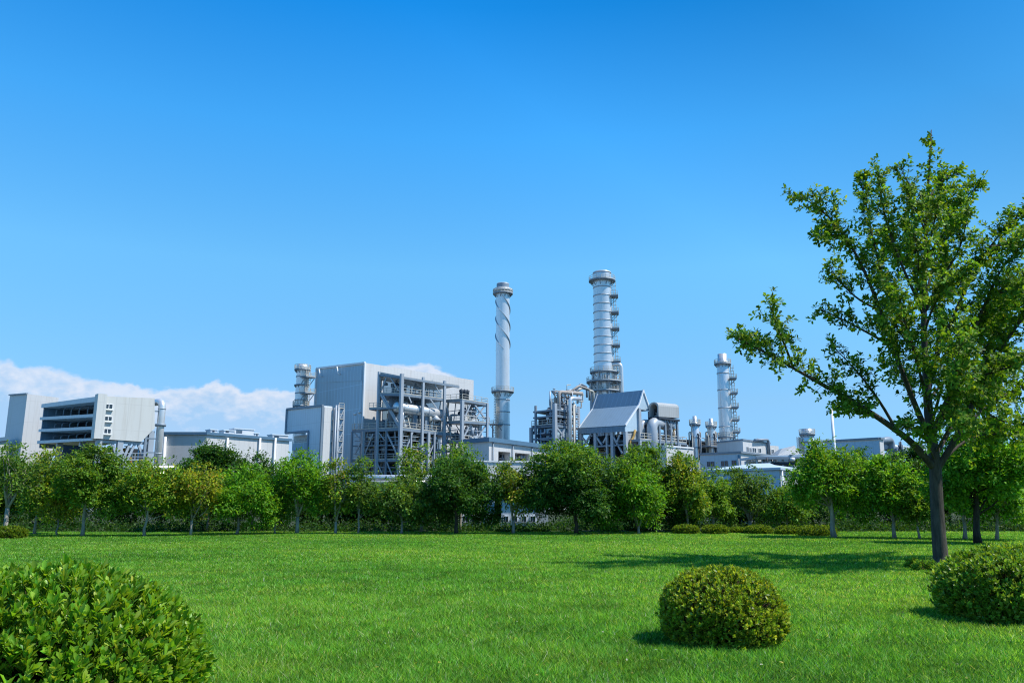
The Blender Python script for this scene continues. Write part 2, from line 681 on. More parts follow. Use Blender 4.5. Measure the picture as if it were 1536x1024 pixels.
# ================================================================== THE WORKS
def stack(name, label, px, Y, prof, y_base, rings=(), bands=(), ladder=None, m='aluminium', group=None, n=36, z_bot=0.0, cat='chimney', flue=True):
    """upright cylinder from (py, halfwidth px) pairs listed from the top down; rings: (py, halfwidth px, rail)"""
    c = at(px, y_base, Y)
    c.z = 0
    zr = lambda py: at(px, py, Y).z
    rr = lambda py, hw: hw * mpp(at(px, py, Y))
    t = thing(name, label, cat, (c.x, c.y, z_bot), group)
    pr = [(rr(py, hw), zr(py)) for py, hw in prof][::-1]
    if pr[0][1] > z_bot + .1:
        pr.insert(0, (pr[0][0], z_bot))
    r_t = pr[-1][0]
    mb = MB()
    mb.lathe(c, pr + [(r_t * .86, pr[-1][1]), (r_t * .86, pr[-1][1] - 2.0), (.02, pr[-1][1] - 2.02)], n)
    shaft = mb.build('shaft', m, t)
    rad = lambda z: float(np.interp(z, [p[1] for p in pr], [p[0] for p in pr]))
    for py, hw, rail in rings:
        z, r = zr(py), rr(py, hw)
        ri = rad(z)
        q = MB()
        q.lathe(c, [(ri * .99, z - .35), (r, z - .35), (r, z), (ri * .99, z)], n)
        for k in range(10):                      # brackets under the walkway
            a = 2 * math.pi * k / 10
            dv = Vector((math.cos(a), math.sin(a), 0))
            q.beam(c + dv * ri + Vector((0, 0, z - .35 - (r - ri))), c + dv * (r - .1) + Vector((0, 0, z - .36)), .16)
        pl = q.build('walkway', 'steel_paint', t)
        if rail:
            ps = [Vector((c.x + r * .98 * math.cos(a), c.y + r * .98 * math.sin(a), z)) for a in np.linspace(0, 2 * math.pi, 19)]
            railing(ps, pl, 1.2, 5, 'rail_paint', .055)
    for py in bands:
        z = zr(py)
        q = MB()
        ri = rad(z)
        q.lathe(c, [(ri * .99, z - .14), (ri + .12, z - .14), (ri + .12, z + .14), (ri * .99, z + .14)], n)
        q.build('stiffening_band', 'pale_steel', t)
    if ladder:
        ang, py0, py1, rests = ladder
        dv = Vector((math.cos(R(ang)), math.sin(R(ang)), 0))
        sv = Vector((-dv.y, dv.x, 0))
        q = MB()
        z0, z1 = zr(py0), zr(py1)
        g = .45
        nseg = 14
        for i in range(nseg):
            za, zb = z0 + (z1 - z0) * i / nseg, z0 + (z1 - z0) * (i + 1) / nseg
            for sgn in (-1, 1):
                q.beam(c + dv * (rad(za) + .5) + sv * g * sgn + Vector((0, 0, za)), c + dv * (rad(zb) + .5) + sv * g * sgn + Vector((0, 0, zb)), .12)
                q.beam(c + dv * (rad(za) + 1.1) + sv * g * sgn + Vector((0, 0, za)), c + dv * (rad(zb) + 1.3) + sv * g * sgn + Vector((0, 0, zb)), .08)
            for k in range(4):
                z = za + (zb - za) * k / 4
                q.beam(c + dv * (rad(z) + .5) - sv * g + Vector((0, 0, z)), c + dv * (rad(z) + .5) + sv * g + Vector((0, 0, z)), .08)
                if k % 2 == 0:
                    q.beam(c + dv * (rad(z) + 1.3) - sv * g + Vector((0, 0, z)), c + dv * (rad(z) + 1.3) + sv * g + Vector((0, 0, z)), .08)
                    for sgn in (-1, 1):
                        q.beam(c + dv * (rad(z) + .5) + sv * g * sgn + Vector((0, 0, z)), c + dv * (rad(z) + 1.3) + sv * g * sgn + Vector((0, 0, z)), .07)
            q.beam(c + dv * rad(za) + Vector((0, 0, za)), c + dv * (rad(za) + .5) + Vector((0, 0, za)), .1)
        q.build('ladder', 'rail_paint', t)
        for py in rests:
            z = zr(py)
            ri = rad(z)
            p = [c + dv * (ri - .2) - sv * 1.9, c + dv * (ri + 1.9) - sv * 1.7, c + dv * (ri + 1.9) + sv * 1.7, c + dv * (ri - .2) + sv * 1.9]
            p = [Vector((k.x, k.y, z)) for k in p]
            dk = deck(p, t, .3, 'steel_paint', 'ladder_landing')
            railing(p, dk, 1.1, 1.6, 'rail_paint', .05)
            for sgn in (-1.5, 1.5):
                bar(c + dv * ri + sv * sgn + Vector((0, 0, z - 1.9)), c + dv * (ri + 1.7) + sv * sgn + Vector((0, 0, z - .3)), .14, dk, 'steel_paint', 'bracket')
    return t, c, zr, rr, rad


# ---- louvred block on legs at the far left, its tall slab, duct and low neighbour
FB = Face(152, 150, py=594)
FBL = FB.left()
lb = thing('louvred_building', 'cream building on steel legs with three long dark louvre openings and tall white slab wall', 'building', FB.o)
sR, zR = FB.uz(232, 597)
zC = FB.uz(152, 594)[1]
sL, zL = FBL.uz(66, 606)
tL = -sL
zbot = FB.uz(152, 658)[1]
v = -FBL.u
# right wall with the cut-off corner
mb = MB()
w = [FB.px(157, 594), FB.px(232, 597), FB.px(232, 642), FB.px(212, 662), FB.px(152, 658), FB.pt(0, zC)]
mb.prism(w, v * .8)
mb.build('wall', 'cream_cladding', lb)
# back and ends of the louvre bays
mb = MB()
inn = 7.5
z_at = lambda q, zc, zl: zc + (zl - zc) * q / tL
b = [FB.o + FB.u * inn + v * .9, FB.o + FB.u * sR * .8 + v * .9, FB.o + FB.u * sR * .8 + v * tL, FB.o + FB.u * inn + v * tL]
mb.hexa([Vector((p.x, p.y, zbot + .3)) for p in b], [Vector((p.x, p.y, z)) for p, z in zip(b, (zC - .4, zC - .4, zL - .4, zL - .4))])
mb.build('back_wall', 'dark_cladding', lb)  # near-black colour stands in for shade inside the bays
mb = MB()
for q0, q1 in ((tL - .6, tL),):
    b = [FB.o + v * q0, FB.o + v * q0 + FB.u * inn, FB.o + v * q1 + FB.u * inn, FB.o + v * q1]
    mb.hexa([Vector((p.x, p.y, zbot + .3)) for p in b], [Vector((p.x, p.y, zL - .3)) for p in b])
mb.build('end_wall', 'deep_blue_cladding', lb)  # dark colour adds to the painted shade of the bays
# slabs between the bays: lines read off the photograph at the corner and at the far end
lines = [(594, 606, 601.5, 611.5, True), (619.5, 625, 624, 629, False), (638, 642.5, 642.5, 646.5, False), (655.5, 659.5, 659, 664, False)]
for yc0, yl0, yc1, yl1, roof in lines:
    zc0, zl0 = FBL.uz(152, yc0)[1], FBL.uz(66, yl0)[1]
    zc1, zl1 = FBL.uz(152, yc1)[1], FBL.uz(66, yl1)[1]
    mb = MB()
    dep = (sR * .8 if roof else inn + .1)
    b = [FB.o - FB.u * .5 + v * .82, FB.o + FB.u * dep + v * .82, FB.o + FB.u * dep + v * tL, FB.o + v * tL - FB.u * .5]
    mb.hexa([Vector((p.x, p.y, z)) for p, z in zip(b, (zc1, zc1, zl1, zl1))], [Vector((p.x, p.y, z)) for p, z in zip(b, (zc0, zc0, zl0, zl0))])
    if not roof:       # inclined apron behind the edge
        b2 = [p + Vector((0, 0, 0)) for p in b]
        mb.prism([Vector((b[0].x, b[0].y, zc0)) + FB.u * .3, Vector((b[1].x, b[1].y, zc0 + 1.1)), Vector((b[1].x, b[1].y, zc0))], v * tL + Vector((0, 0, zl0 - zc0)))
    mb.build('roof_slab' if roof else 'louvre_slab', 'white_trim', lb)
mb = MB()
b = [FB.o - FB.u * .7 - v * .5, FB.o + FB.u * .9 - v * .5, FB.o + FB.u * .9 + v * 1.4, FB.o - FB.u * .7 + v * 1.4]
mb.hexa([Vector((p.x, p.y, zbot)) for p in b], [Vector((p.x, p.y, zC + .4)) for p in b])
mb.build('corner_pier', 'cream_cladding', lb)
for k in range(3):          # curved stays inside every bay
    za, zb = [(601.5, 619.5), (624, 638), (642.5, 655.5)][k]
    for q in np.linspace(.15, .85, 6):
        o = FB.o + v * tL * q + FB.u * 1.2
        z0 = FBL.uz(152, zb)[1] * (1 - q) + q * FBL.uz(66, zb + 5)[1]
        z1 = FBL.uz(152, za)[1] * (1 - q) + q * FBL.uz(66, za + 8)[1]
        run([Vector((o.x, o.y, z0)), Vector((o.x, o.y, z0 + (z1 - z0) * .75)), Vector((o.x, o.y, z1)) + FB.u * 2.5], .11, lb, 'steel_paint', 'stay', 1.2, 6)
for a, b in (((158.5, 606), (168, 613)), ((157.5, 624.5), (167, 631)), ((156.5, 643), (165.5, 650))):
    window(FB, a, b, lb, 0, 'white_trim')
# legs and bracing below
for px, F, py in ((84, FBL, 664), (118, FBL, 662), (150, FB, 659), (182, FB, 660), (229, FB, 646)):
    s, z = F.uz(px, py)
    mb = MB()
    face_box(mb, F, s - .5, s + .5, 0, z, -1.2, -.2)
    mb.build('leg', 'pale_steel', lb)
for (a, b) in (((196, 662), (182, 695)), ((204, 662), (184, 702)), ((206, 664), (219, 694)), ((168, 662), (176, 690)), ((176, 662), (184, 680))):
    bar(FB.px(*a, -.7), FB.px(*b, -.7), .42, lb, 'pale_steel')
bar(FB.px(152, 662, -.7), FB.px(230, 665, -.7), .5, lb, 'pale_steel', 'beam')
for (a, b) in (((88, 668), (94, 684)), ((98, 668), (93, 684))):
    bar(FBL.px(*a, -6), FBL.px(*b, -6), .4, lb, 'dark_steel')
railing([FB.px(158, 690, 1), FB.px(230, 690, 1)], lb, 1.3, 1.6, 'pale_steel', .07)
clutter(FB, 0, sR - .5, zbot - 9, zbot - 1.5, -5.5, -1.5, 34, 5, lb, ('pale_steel', 'ochre_paint', 'aluminium', 'dark_steel', 'ochre_paint'), .3)
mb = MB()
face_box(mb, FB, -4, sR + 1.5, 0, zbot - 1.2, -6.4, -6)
mb.build('under_shade_sheet', 'dark_cladding', lb)  # dark sheet standing in for dim equipment and shade under the block
# tall white slab behind
FS = Face(41, 188, py=591)
zc = FS.uz(41, 590.5)[1]
sl_, zl_ = FS.left().uz(15, 592.5)
s2, z2 = FS.uz(88, 596)
mb = MB()
block(mb, FS, s2, -sl_, zc, z2, zl_)
mb.build('slab_wall', 'white_cladding', lb)
mb = MB()
FSl = FS.left()
mb.beam(FSl.pt(sl_, zl_ + .05, .1), FSl.pt(0, zc + .05, .1), .5, .3)
mb.build('coping', 'steel_paint', lb)

# its duct
FD = Face(238, 158, py=690)
dt = thing('exhaust_duct', 'thick silver duct rising beside the cream louvred building and bending over its roof', 'duct', FD.o)
r = 5.3 * mpp(at(238, 640, 158))
p0, p1 = at(239, 660, 158), at(239, 602, 158)
run([Vector((p0.x, p0.y, 0)), Vector((p0.x, p0.y, p1.z)), Vector((p0.x, p0.y, p1.z)) - FB.u * 2 + FB.left().u * -9], r, dt, 'aluminium', 'duct_pipe', r * 2.0, 18)
mb = MB()
z = at(239, 637, 158).z
mb.lathe(p0, [(r, z - .3), (r * 1.45, z - .3), (r * 1.45, z + .2), (r, z + .2)], 20)
mb.build('flange', 'steel_paint', dt)
for z in (at(239, 613, 158).z, at(239, 680, 158).z):
    mb = MB()
    mb.lathe(p0, [(r, z - .1), (r * 1.08, z - .1), (r * 1.08, z + .1), (r, z + .1)], 20)
    mb.build('clamp_band', 'pale_steel', dt)
p2 = p0 - FB.u * 2.6
bar(Vector((p2.x, p2.y, 0)), Vector((p2.x, p2.y, p1.z - 1)), .45, dt, 'steel_paint', 'support_post')
for z in np.linspace(3, p1.z - 2, 7):
    bar(Vector((p2.x, p2.y, z)), Vector((p0.x, p0.y, z)), .25, dt, 'steel_paint', 'support_arm')

# low hall at the very edge
F0 = Face(-30, 185, py=660)
s, z = F0.uz(12, 655)
hl = thing('side_hall', 'low pale hall with blue eaves behind the tall white slab wall', 'building', F0.o)
mb = MB()
block(mb, F0, s, 12, F0.uz(-30, 660)[1] - .8, z - .8, F0.uz(-30, 660)[1] - .8)
mb.build('wall', 'white_cladding', hl)
mb = MB()
mb.hexa([F0.pt(-.5, F0.uz(-30, 660)[1] - .8, .5), F0.pt(s + .3, z - .8, .5), F0.pt(s + .3, z - .8, -12), F0.pt(-.5, F0.uz(-30, 660)[1] - .8, -12)],
        [F0.pt(-.5, F0.uz(-30, 660)[1] + .1, .5), F0.pt(s + .3, z + .1, .5), F0.pt(s + .3, z + .1, -12), F0.pt(-.5, F0.uz(-30, 660)[1] + .1, -12)])
mb.build('roof', 'blue_trim', hl)

# ---- long shed with blue eaves
FH = Face(310, 170, py=655)
FHl = Face(0, 0, 3, org=FH.o)      # the end part of the shed runs almost square to the view
sh = thing('long_shed', 'long low white shed with dark blue eaves line and downpipes between duct and portal block', 'building', FH.o)
sR2, zR2 = FH.uz(434, 659)
sL2, zL2 = FHl.uz(246, 649)
zC2 = FH.uz(310, 649)[1]
mb = MB()
e = .6
vv = -FHl.u
b = [FH.o, FH.o + FH.u * sR2, FH.o + FH.u * sR2 + vv * (-sL2), FH.o + vv * (-sL2)]
zz = [zC2, zR2, zR2 + zL2 - zC2, zL2]
mb.hexa([Vector((p.x, p.y, 0)) for p in b], [Vector((p.x, p.y, z - .4)) for p, z in zip(b, zz)])
mb.build('wall', 'white_cladding', sh)
mb = MB()
b = [FH.o - FH.u * e - vv * e, FH.o + FH.u * sR2 - vv * e, FH.o + FH.u * sR2 + vv * (-sL2), FH.o - FH.u * e + vv * (-sL2)]
zz = [zC2, zR2, zR2 + zL2 - zC2, zL2]
mb.hexa([Vector((p.x, p.y, z - .39)) for p, z in zip(b, zz)], [Vector((p.x, p.y, z + .18)) for p, z in zip(b, zz)])
mb.build('roof', 'blue_trim', sh)
for px in (341, 389.5, 412.5):
    s, z = FH.uz(px, 656)
    run([FH.pt(s, 0, .3), FH.pt(s, z - .1, .3)], .24, sh, 'white_trim', 'downpipe', n=8)
s, z = FHl.uz(249, 655)
run([FHl.pt(s, 0, .3), FHl.pt(s, z, .3)], .3, sh, 'white_trim', 'downpipe', n=8)
for (x0, y0, x1, y1, nm, lab) in ((352, 643, 381, 653, 'roof_unit', 'long white box unit on the roof of the long shed'), (316, 644.5, 326, 649, 'roof_vent', 'small pale vent on the shed roof, first after the shed corner'), (336, 645.5, 351, 650, 'roof_vent', 'low pale vent on the shed roof just before the long white box unit'), (382, 650, 388, 655, 'roof_vent', 'small vent on the shed roof just beyond the long white box unit'), (409, 652, 432, 660, 'roof_unit', 'pale roof unit on the shed beside the portal block')):
    off = -3.0
    (s0, z1), (s1, z0) = FH.uz(x0, y0, off), FH.uz(x1, y1, off)
    u = thing(nm, lab, 'roof unit', FH.pt((s0 + s1) / 2, z0 - 1, off))
    mb = MB()
    face_box(mb, FH, s0, s1, z0 - 1, z1, off - 2.5, off)
    mb.build('housing', 'white_gear', u)
    mb = MB()
    face_box(mb, FH, s0 - .15, s1 + .15, z1, z1 + .18, off - 2.65, off + .15)
    mb.build('cover', 'grey_cladding', u)
    mb = MB()
    for k in range(3):
        zk = z0 + (z1 - z0) * (.3 + .2 * k)
        face_box(mb, FH, s0 + .4, s0 + .4 + (s1 - s0) * .3, zk, zk + .12, off, off + .06)
    mb.build('grille', 'dark_steel', u)

# ---- grey portal block
FP = Face(484.5, 188, py=608)
FPl = FP.left()
pb = thing('portal_block', 'blue grey portal shaped block with stepped opening and narrow white end', 'building', FP.o)
zC3 = FP.uz(484.5, 608)[1]
s3 = FP.uz(498.5, 609.5)[0]
sA, zA = FPl.uz(431, 613.5)
sN, zN = FPl.uz(463.5, 646.5)
zN2 = FPl.uz(433, 649)[1]
v = -FPl.u
mb = MB()
pr = [FPl.pt(0, 0), FPl.pt(0, zC3), FPl.pt(sA, zA), FPl.pt(sA, zN2), FPl.pt(sN, zN), FPl.pt(sN, 0)]
mb.prism(pr, FP.u * s3)
mb.build('wall', 'grey_cladding', pb)
mb = MB()      # dark edging strips
for a, b in (((0, zC3), (sA, zA)), ((sA, zA), (sA, zN2)), ((0, 0), (0, zC3)), ((sN, zN), (sA, zN2)), ((sN, 0), (sN, zN))):
    mb.beam(FPl.pt(*a, .06), FPl.pt(*b, .06), .5, .5)
mb.build('edging', 'steel_paint', pb)
mb = MB()
face_box(mb, FP, .4, s3, 0, zC3 - .3, .03, .10)
mb.build('end_wall', 'white_cladding', pb)
mb = MB()
face_box(mb, FPl, sA + .5, sN - .2, 0, FPl.uz(450, 651)[1], -s3 + .3, -s3 + .5)
mb.build('inner_wall', 'white_cladding', pb)
mb = MB()
(_, za), (_, zb) = FPl.uz(450, 663), FPl.uz(450, 673)
face_box(mb, FPl, sA + .5, sN - .2, zb, za, -s3 + .5, -s3 + .9)
mb.build('inner_band', 'blue_cladding', pb)
railing([FPl.pt(sA + .5, za, -s3 + .9), FPl.pt(sN - .3, za, -s3 + .9)], pb, 1.0, 1.4, 'white_trim', .05)
# ladder tower next to it
FT = Face(500, 190, py=650)
tw = thing('stair_tower', 'narrow steel ladder tower with two pale pipes right against the portal block', 'tower', FT.o)
zt = FT.uz(500, 611)[1]
st = FT.uz(516, 612)[0]
for s, o in ((0, 0), (st * .5, 0), (st, 0), (0, -4), (st, -4)):
    bar(FT.pt(s, 0, o), FT.pt(s, zt, o), .34, tw, 'pale_steel', 'column')
nl = 9
for k in range(1, nl + 1):
    z = zt * k / nl
    dk = deck([FT.pt(st * .45, z), FT.pt(st, z), FT.pt(st, z, -4), FT.pt(st * .45, z, -4)], tw, .25, 'steel_paint', 'landing')
    railing([FT.pt(st * .45, z, .1), FT.pt(st, z, .1)], dk, 1.2, 1.2, 'rail_paint', .06)
    bar(FT.pt(st * .5, z - zt / nl, .2), FT.pt(st, z, .2), .22, tw, 'pale_steel', 'stair_flight')
for px, yt in ((504.5, 607.5), (508, 607)):
    s, z = FT.uz(px, yt, .8)
    run([FT.pt(s, 0, .8), FT.pt(s, z, .8)], .2, tw, 'pale_steel', 'pipe', n=10)
mb = MB()
face_box(mb, FT, 0, st, 0, zt * .97, -4.8, -4.4)
mb.build('rear_wall', 'blue_cladding', tw)

# ---- chimney rising behind the portal block
stack('short_chimney', 'short silver chimney with two round walkways rising behind the portal block', 449.5, 215,
      [(546.5, 7), (551, 8.6), (552, 8.4), (577, 8.8), (612, 9.4)], 640,
      [(554, 12, True), (577, 11.2, False), (608.5, 12, True)], (565, 590, 600), (-35, 640, 552, (566, 590)))

# ---- boiler house
FC = Face(548, 205, py=544)
FCl = FC.left()
bh = thing('boiler_house', 'large box boiler house with dark blue grey side and white open front', 'building', FC.o)
zC4 = FC.uz(548, 544)[1]
s4, z4 = FC.uz(710.5, 570)
sl4, zl4 = FCl.uz(475.5, 552.5)
mb = MB()
block(mb, FC, s4, -sl4, zC4, z4, zl4)
mb.build('wall', 'white_cladding', bh)
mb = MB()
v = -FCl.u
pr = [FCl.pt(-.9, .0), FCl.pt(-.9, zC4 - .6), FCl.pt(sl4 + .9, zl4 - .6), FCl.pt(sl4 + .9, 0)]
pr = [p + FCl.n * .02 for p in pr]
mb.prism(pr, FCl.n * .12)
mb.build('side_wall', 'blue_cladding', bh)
mb = MB()
for a, b in (((0, 0), (0, zC4)), ((0, zC4), (sl4, zl4)), ((sl4, zl4), (sl4, 0))):
    mb.beam(FCl.pt(*a, .1), FCl.pt(*b, .1), .5, .5)
mb.build('corner_trim', 'white_trim', bh)
mb = MB()
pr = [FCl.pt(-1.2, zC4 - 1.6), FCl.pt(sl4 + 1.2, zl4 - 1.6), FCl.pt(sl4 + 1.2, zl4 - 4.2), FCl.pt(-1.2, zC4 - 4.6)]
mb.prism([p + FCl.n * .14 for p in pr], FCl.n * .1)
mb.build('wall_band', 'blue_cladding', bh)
for px, py in ((484, 559), (511, 555.5)):
    s, z = FCl.uz(px, py, .3)
    run([FCl.pt(s, z - 1, .3), FCl.pt(s, z - 1, 1.0), FCl.pt(s - .5, z + 1, 1.2)], .18, bh, 'white_trim', 'wall_lamp', n=8)
mb = MB()          # flat dark sheet painting recess shade on the front behind the steelwork
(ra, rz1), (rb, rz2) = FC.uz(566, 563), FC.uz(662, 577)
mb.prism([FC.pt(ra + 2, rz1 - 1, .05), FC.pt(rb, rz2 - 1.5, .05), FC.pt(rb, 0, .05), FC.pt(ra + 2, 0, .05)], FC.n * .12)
mb.build('recess_shade_sheet', 'deep_blue_cladding', bh)

# ---- steel process frame in front of it
FK = Face(603, 194, py=640)
N = at(528, 645, 199)
K = FK.o
yl = math.degrees(math.atan2(K.y - N.y, K.x - N.x))
FL = Face(0, 0, yl, org=K)
fr = thing('process_frame', 'open steel frame with decks, railings and large silver drum before the boiler house', 'process frame', K)
BK = -10.5       # depth of the frame behind its front plane
zmid = FK.uz(603, 641)[1]


def col(F, px, ytop, w, off=0.0, z0=0.0, m='pale_steel'):
    s, z = F.uz(px, ytop, off)
    bar(F.pt(s, z0, off), F.pt(s, z, off), w, fr, m, 'column')
    return s, z


sk0, zk0 = col(FK, 603, 560.5, .78)
s1, z1 = col(FK, 635, 565.5, .58)
s2, z2 = col(FK, 667, 571, .62)
s3_, z3_ = FK.uz(688, 577)
sLa, zLa = col(FL, 569, 557.5, .6)
for s, z in ((s1, z1), (s2, z2), (0.3, zk0)):
    bar(FK.pt(s, 0, BK), FK.pt(s, z, BK), .6, fr, 'steel_paint', 'column')
# roof and top beams
deck([FL.pt(sLa, zLa), FK.pt(0, zk0 - .6), FK.pt(s3_, z3_), FK.pt(s3_, z3_, BK), FK.pt(0, zk0, BK)], fr, .4, 'zinc_cladding', 'canopy')
bar(FK.pt(0, zk0 - 1, .1), FK.pt(s3_, z3_ - .6, .1), .5, fr, 'steel_paint', 'beam')
bar(FL.pt(sLa, zLa - .8, .1), FL.pt(0, zk0 - 1, .1), .5, fr, 'steel_paint', 'beam')
# upper deck
zu0, (su2, zu2) = FK.uz(603, 590)[1], FK.uz(667, 598)
zul = FL.uz(569, 587.5)[1]
zul = (zul + zu0) / 2
up = [FL.pt(sLa, zul), FK.pt(0, zu0), FK.pt(su2, zu2), FK.pt(su2, zu2, BK), FK.pt(0, zu0, BK)]
deck(up, fr, .55)
railing(up[:3], fr, 1.4, 2.2, 'rail_paint', .06)
# middle deck, running further to the left
sm, zm = FK.uz(684, 651)
zn = FL.uz(528, 645)[1]
sn = FL.uz(528, 645)[0]
zn = (zn + zmid) / 2
md = [FL.pt(sn, zn), FK.pt(0, zmid), FK.pt(sm, zm), FK.pt(sm, zm, BK), FK.pt(0, zmid, BK)]
deck(md, fr, .7)
railing(md[:3], fr, 1.4, 2.0, 'rail_paint', .06)
# intermediate and lower decks
for y0, yl_, yr, th in ((666, 667, 676, .3), (688, 689, 694, .6)):
    z0 = FK.uz(603, y0)[1]
    sr, zr_ = FK.uz(684, yr)
    zl_2 = (FL.uz(528, yl_)[1] + z0) / 2
    dk = [FL.pt(sn, zl_2, -.3), FK.pt(0, z0, -.3), FK.pt(sr, zr_, -.3), FK.pt(sr, zr_, BK), FK.pt(0, z0, BK)]
    deck(dk, fr, th)
    if y0 > 680:
        railing(dk[:3], fr, 1.3, 1.8, 'rail_paint', .06)
for px, w in ((528.5, .45), (545, .6), (564, .4), (580, .36), (599, .3)):
    s, z = FL.uz(px, 645)
    bar(FL.pt(s, 0), FL.pt(s, (z + zn) / 2 - .4), w, fr, 'steel_paint' if w < .6 else 'pale_steel', 'column')
for px, w in ((617, .36), (634, .36), (643, .6), (652, .4), (667, .55), (683, .45)):
    s, z = FK.uz(px, 648)
    bar(FK.pt(s, 0), FK.pt(s, z), w, fr, 'pale_steel', 'column')
# braces
for F, a, b, w in ((FL, (581, 563), (572, 585), .4), (FL, (584, 563), (598, 586), .4), (FL, (571, 591), (598, 639), .6), (FL, (574, 591), (600, 639), .4),
                   (FL, (531, 648), (542, 662), .35), (FL, (542, 662), (533, 680), .35), (FL, (560, 650), (547, 682), .35), (FL, (579, 646), (597, 684), .5), (FL, (568, 648), (577, 660), .3),
                   (FK, (619, 648), (606, 680), .4), (FK, (612, 592), (617, 604), .35), (FK, (645, 598), (655, 612), .4), (FK, (668, 605), (677, 640), .5), (FK, (668, 632), (676, 648), .35),
                   (FK, (655, 655), (640, 690), .4), (FK, (672, 655), (660, 695), .4), (FK, (648, 570), (660, 590), .3),
                   (FL, (565, 692), (574, 712), .35), (FL, (580, 692), (588, 712), .35)):
    bar(F.px(*a, -.15), F.px(*b, -.15), w * .72, fr, 'pale_steel')
# thin secondary steel and risers between the decks
rd_ = random.Random(77)
for F, s0, s1 in ((FK, .6, FK.uz(684, 650)[0] - .3), (FL, sn + .6, -.6)):
    for k in range(16):
        s = rd_.uniform(s0, s1)
        za_, zb_q = (FK.uz(603, 712)[1], zmid - .5) if rd_.random() < .55 or F is FL else (zmid, zu0 - .5)
        bar(F.pt(s, za_, -rd_.uniform(.3, 4)), F.pt(s, zb_q, -rd_.uniform(.3, 4)), rd_.uniform(.12, .22), fr, rd_.choice(('pale_steel', 'steel_paint', 'rail_paint')), 'riser')
    for y in (653, 659, 672, 679, 699, 705):
        z = FK.uz(603, y)[1]
        bar(F.pt(s0, z, -.5), F.pt(s1, z - .3, -.5), .16, fr, rd_.choice(('pale_steel', 'steel_paint')), 'rail_beam')
for y in (572, 578, 604, 627, 633):
    z = FK.uz(603, y)[1]
    bar(FK.pt(.3, z, -2.5), FK.pt(s2, z - .6, -2.5), .16, fr, 'pale_steel', 'rail_beam')
for k in range(9):
    s = .8 + (s2 - 1.2) * k / 8
    bar(FK.pt(s, zu0, -4), FK.pt(s, zk0 - 1.2 - .35 * s * .3, -4), .18, fr, 'steel_paint', 'riser')
# the drum
(sa, za), (sb, zb) = FK.uz(594, 610, -1.75), FK.uz(667, 620, -1.75)
r = 7.6 * mpp(at(635, 614, 200))
a, b = FK.pt(sa, za, -1.75), FK.pt(sb, zb - .3, -1.75)
d = (b - a).normalized()
mb = MB()
mb.tube([a - d * r * .45, a - d * r * .35, a - d * r * .15, a, b, b + d * r * .15, b + d * r * .35, b + d * r * .45], [r * .2, r * .6, r * .9, r, r, r * .9, r * .6, r * .2], 24)
dr = mb.build('drum', 'aluminium', fr)
for t in (.12, .38, .62, .88):
    c = a.lerp(b, t)
    mb = MB()
    mb.tube([c - d * .15, c + d * .15], r * 1.03, 24)
    mb.build('strap', 'pale_steel', dr)
    mb = MB()
    mb.beam(c - Vector((0, 0, r)), Vector((c.x, c.y, zmid)), .5, 1.2)
    mb.build('saddle', 'steel_paint', dr)
# left landing on the wall and two lamp posts
lz = FL.uz(566, 612)[1]
dk = deck([FL.pt(sLa - 2.2, lz, .6), FL.pt(sLa + 5.5, lz, .6), FL.pt(sLa + 5.5, lz, -3), FL.pt(sLa - 2.2, lz, -3)], fr, .4)
railing([FL.pt(sLa - 2.2, lz, .6), FL.pt(sLa + 1.5, lz, .6)], dk, 1.3, 1.0, 'rail_paint', .06)
for px, yt in ((532.5, 622), (539, 619.5)):
    s, z = FL.uz(px, yt, -.4)
    lp = run([FL.pt(s, zn, -.4), FL.pt(s, z, -.4)], .14, fr, 'white_trim', 'lamp_post', n=8)
    mb = MB()
    mb.lathe(FL.pt(s, z, -.4), [(.02, z - .1), (.42, z), (.42, z + .4), (.02, z + .7)], 10)
    mb.build('lamp', 'white_gear', lp)
# process pipes on every level
W = FK.uz(667, 600)[0]
clutter(FK, .8, W, zmid + .2, zmid + 4.5, -7, -.6, 40, 11, fr, ('pale_steel', 'aluminium', 'rail_paint', 'rusty_paint', 'white_gear', 'pale_steel'))
clutter(FK, .8, W, zu0 - 3, zu0 - .6, -7, -1, 8, 12, fr, ('steel_paint', 'dark_steel', 'pale_steel'))
clutter(FK, .8, W, zu0 + .1, zu0 + 3, -8, -2, 9, 13, fr, ('steel_paint', 'blue_cladding', 'pale_steel', 'white_gear'))
zlow = FK.uz(603, 688)[1]
clutter(FK, .8, W, zlow + .2, zmid - 1, -6.5, -.6, 34, 14, fr, ('ochre_paint', 'rusty_paint', 'pale_steel', 'rail_paint', 'ochre_paint', 'aluminium'))
clutter(FL, sn + 1, -.8, zlow + .2, zmid - 1, -6, -.6, 34, 15, fr, ('ochre_paint', 'rusty_paint', 'pale_steel', 'steel_paint', 'ochre_paint', 'rail_paint'))
clutter(FL, sLa + .5, -.6, zmid + .2, zul - 4, -6, -1, 12, 16, fr, ('pale_steel', 'white_gear', 'steel_paint', 'rusty_paint'))
clutter(FL, sLa + .5, -.6, zul + .2, zul + 3, -6, -1, 5, 17, fr, ('steel_paint', 'dark_steel', 'pale_steel'))
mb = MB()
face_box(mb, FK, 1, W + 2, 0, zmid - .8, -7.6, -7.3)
mb.build('shade_backing', 'dark_cladding', fr)  # near-black sheet painting in shade behind the lower decks
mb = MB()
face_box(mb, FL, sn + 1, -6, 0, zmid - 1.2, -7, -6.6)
mb.build('shade_backing', 'dark_cladding', fr)  # same painted-in shade behind the left part of the decks
for s, zt in ((2.0, 4.6), (W * .75, 4.0)):      # upright hoppers behind the drum
    mb = MB()
    c = FK.pt(s, 0, -6.2)
    mb.lathe(c, [(.3, zmid), (1.6, zmid + 2), (1.6, zmid + zt + 4), (.9, zmid + zt + 5)], 16)
    mb.build('hopper', 'steel_paint', fr)
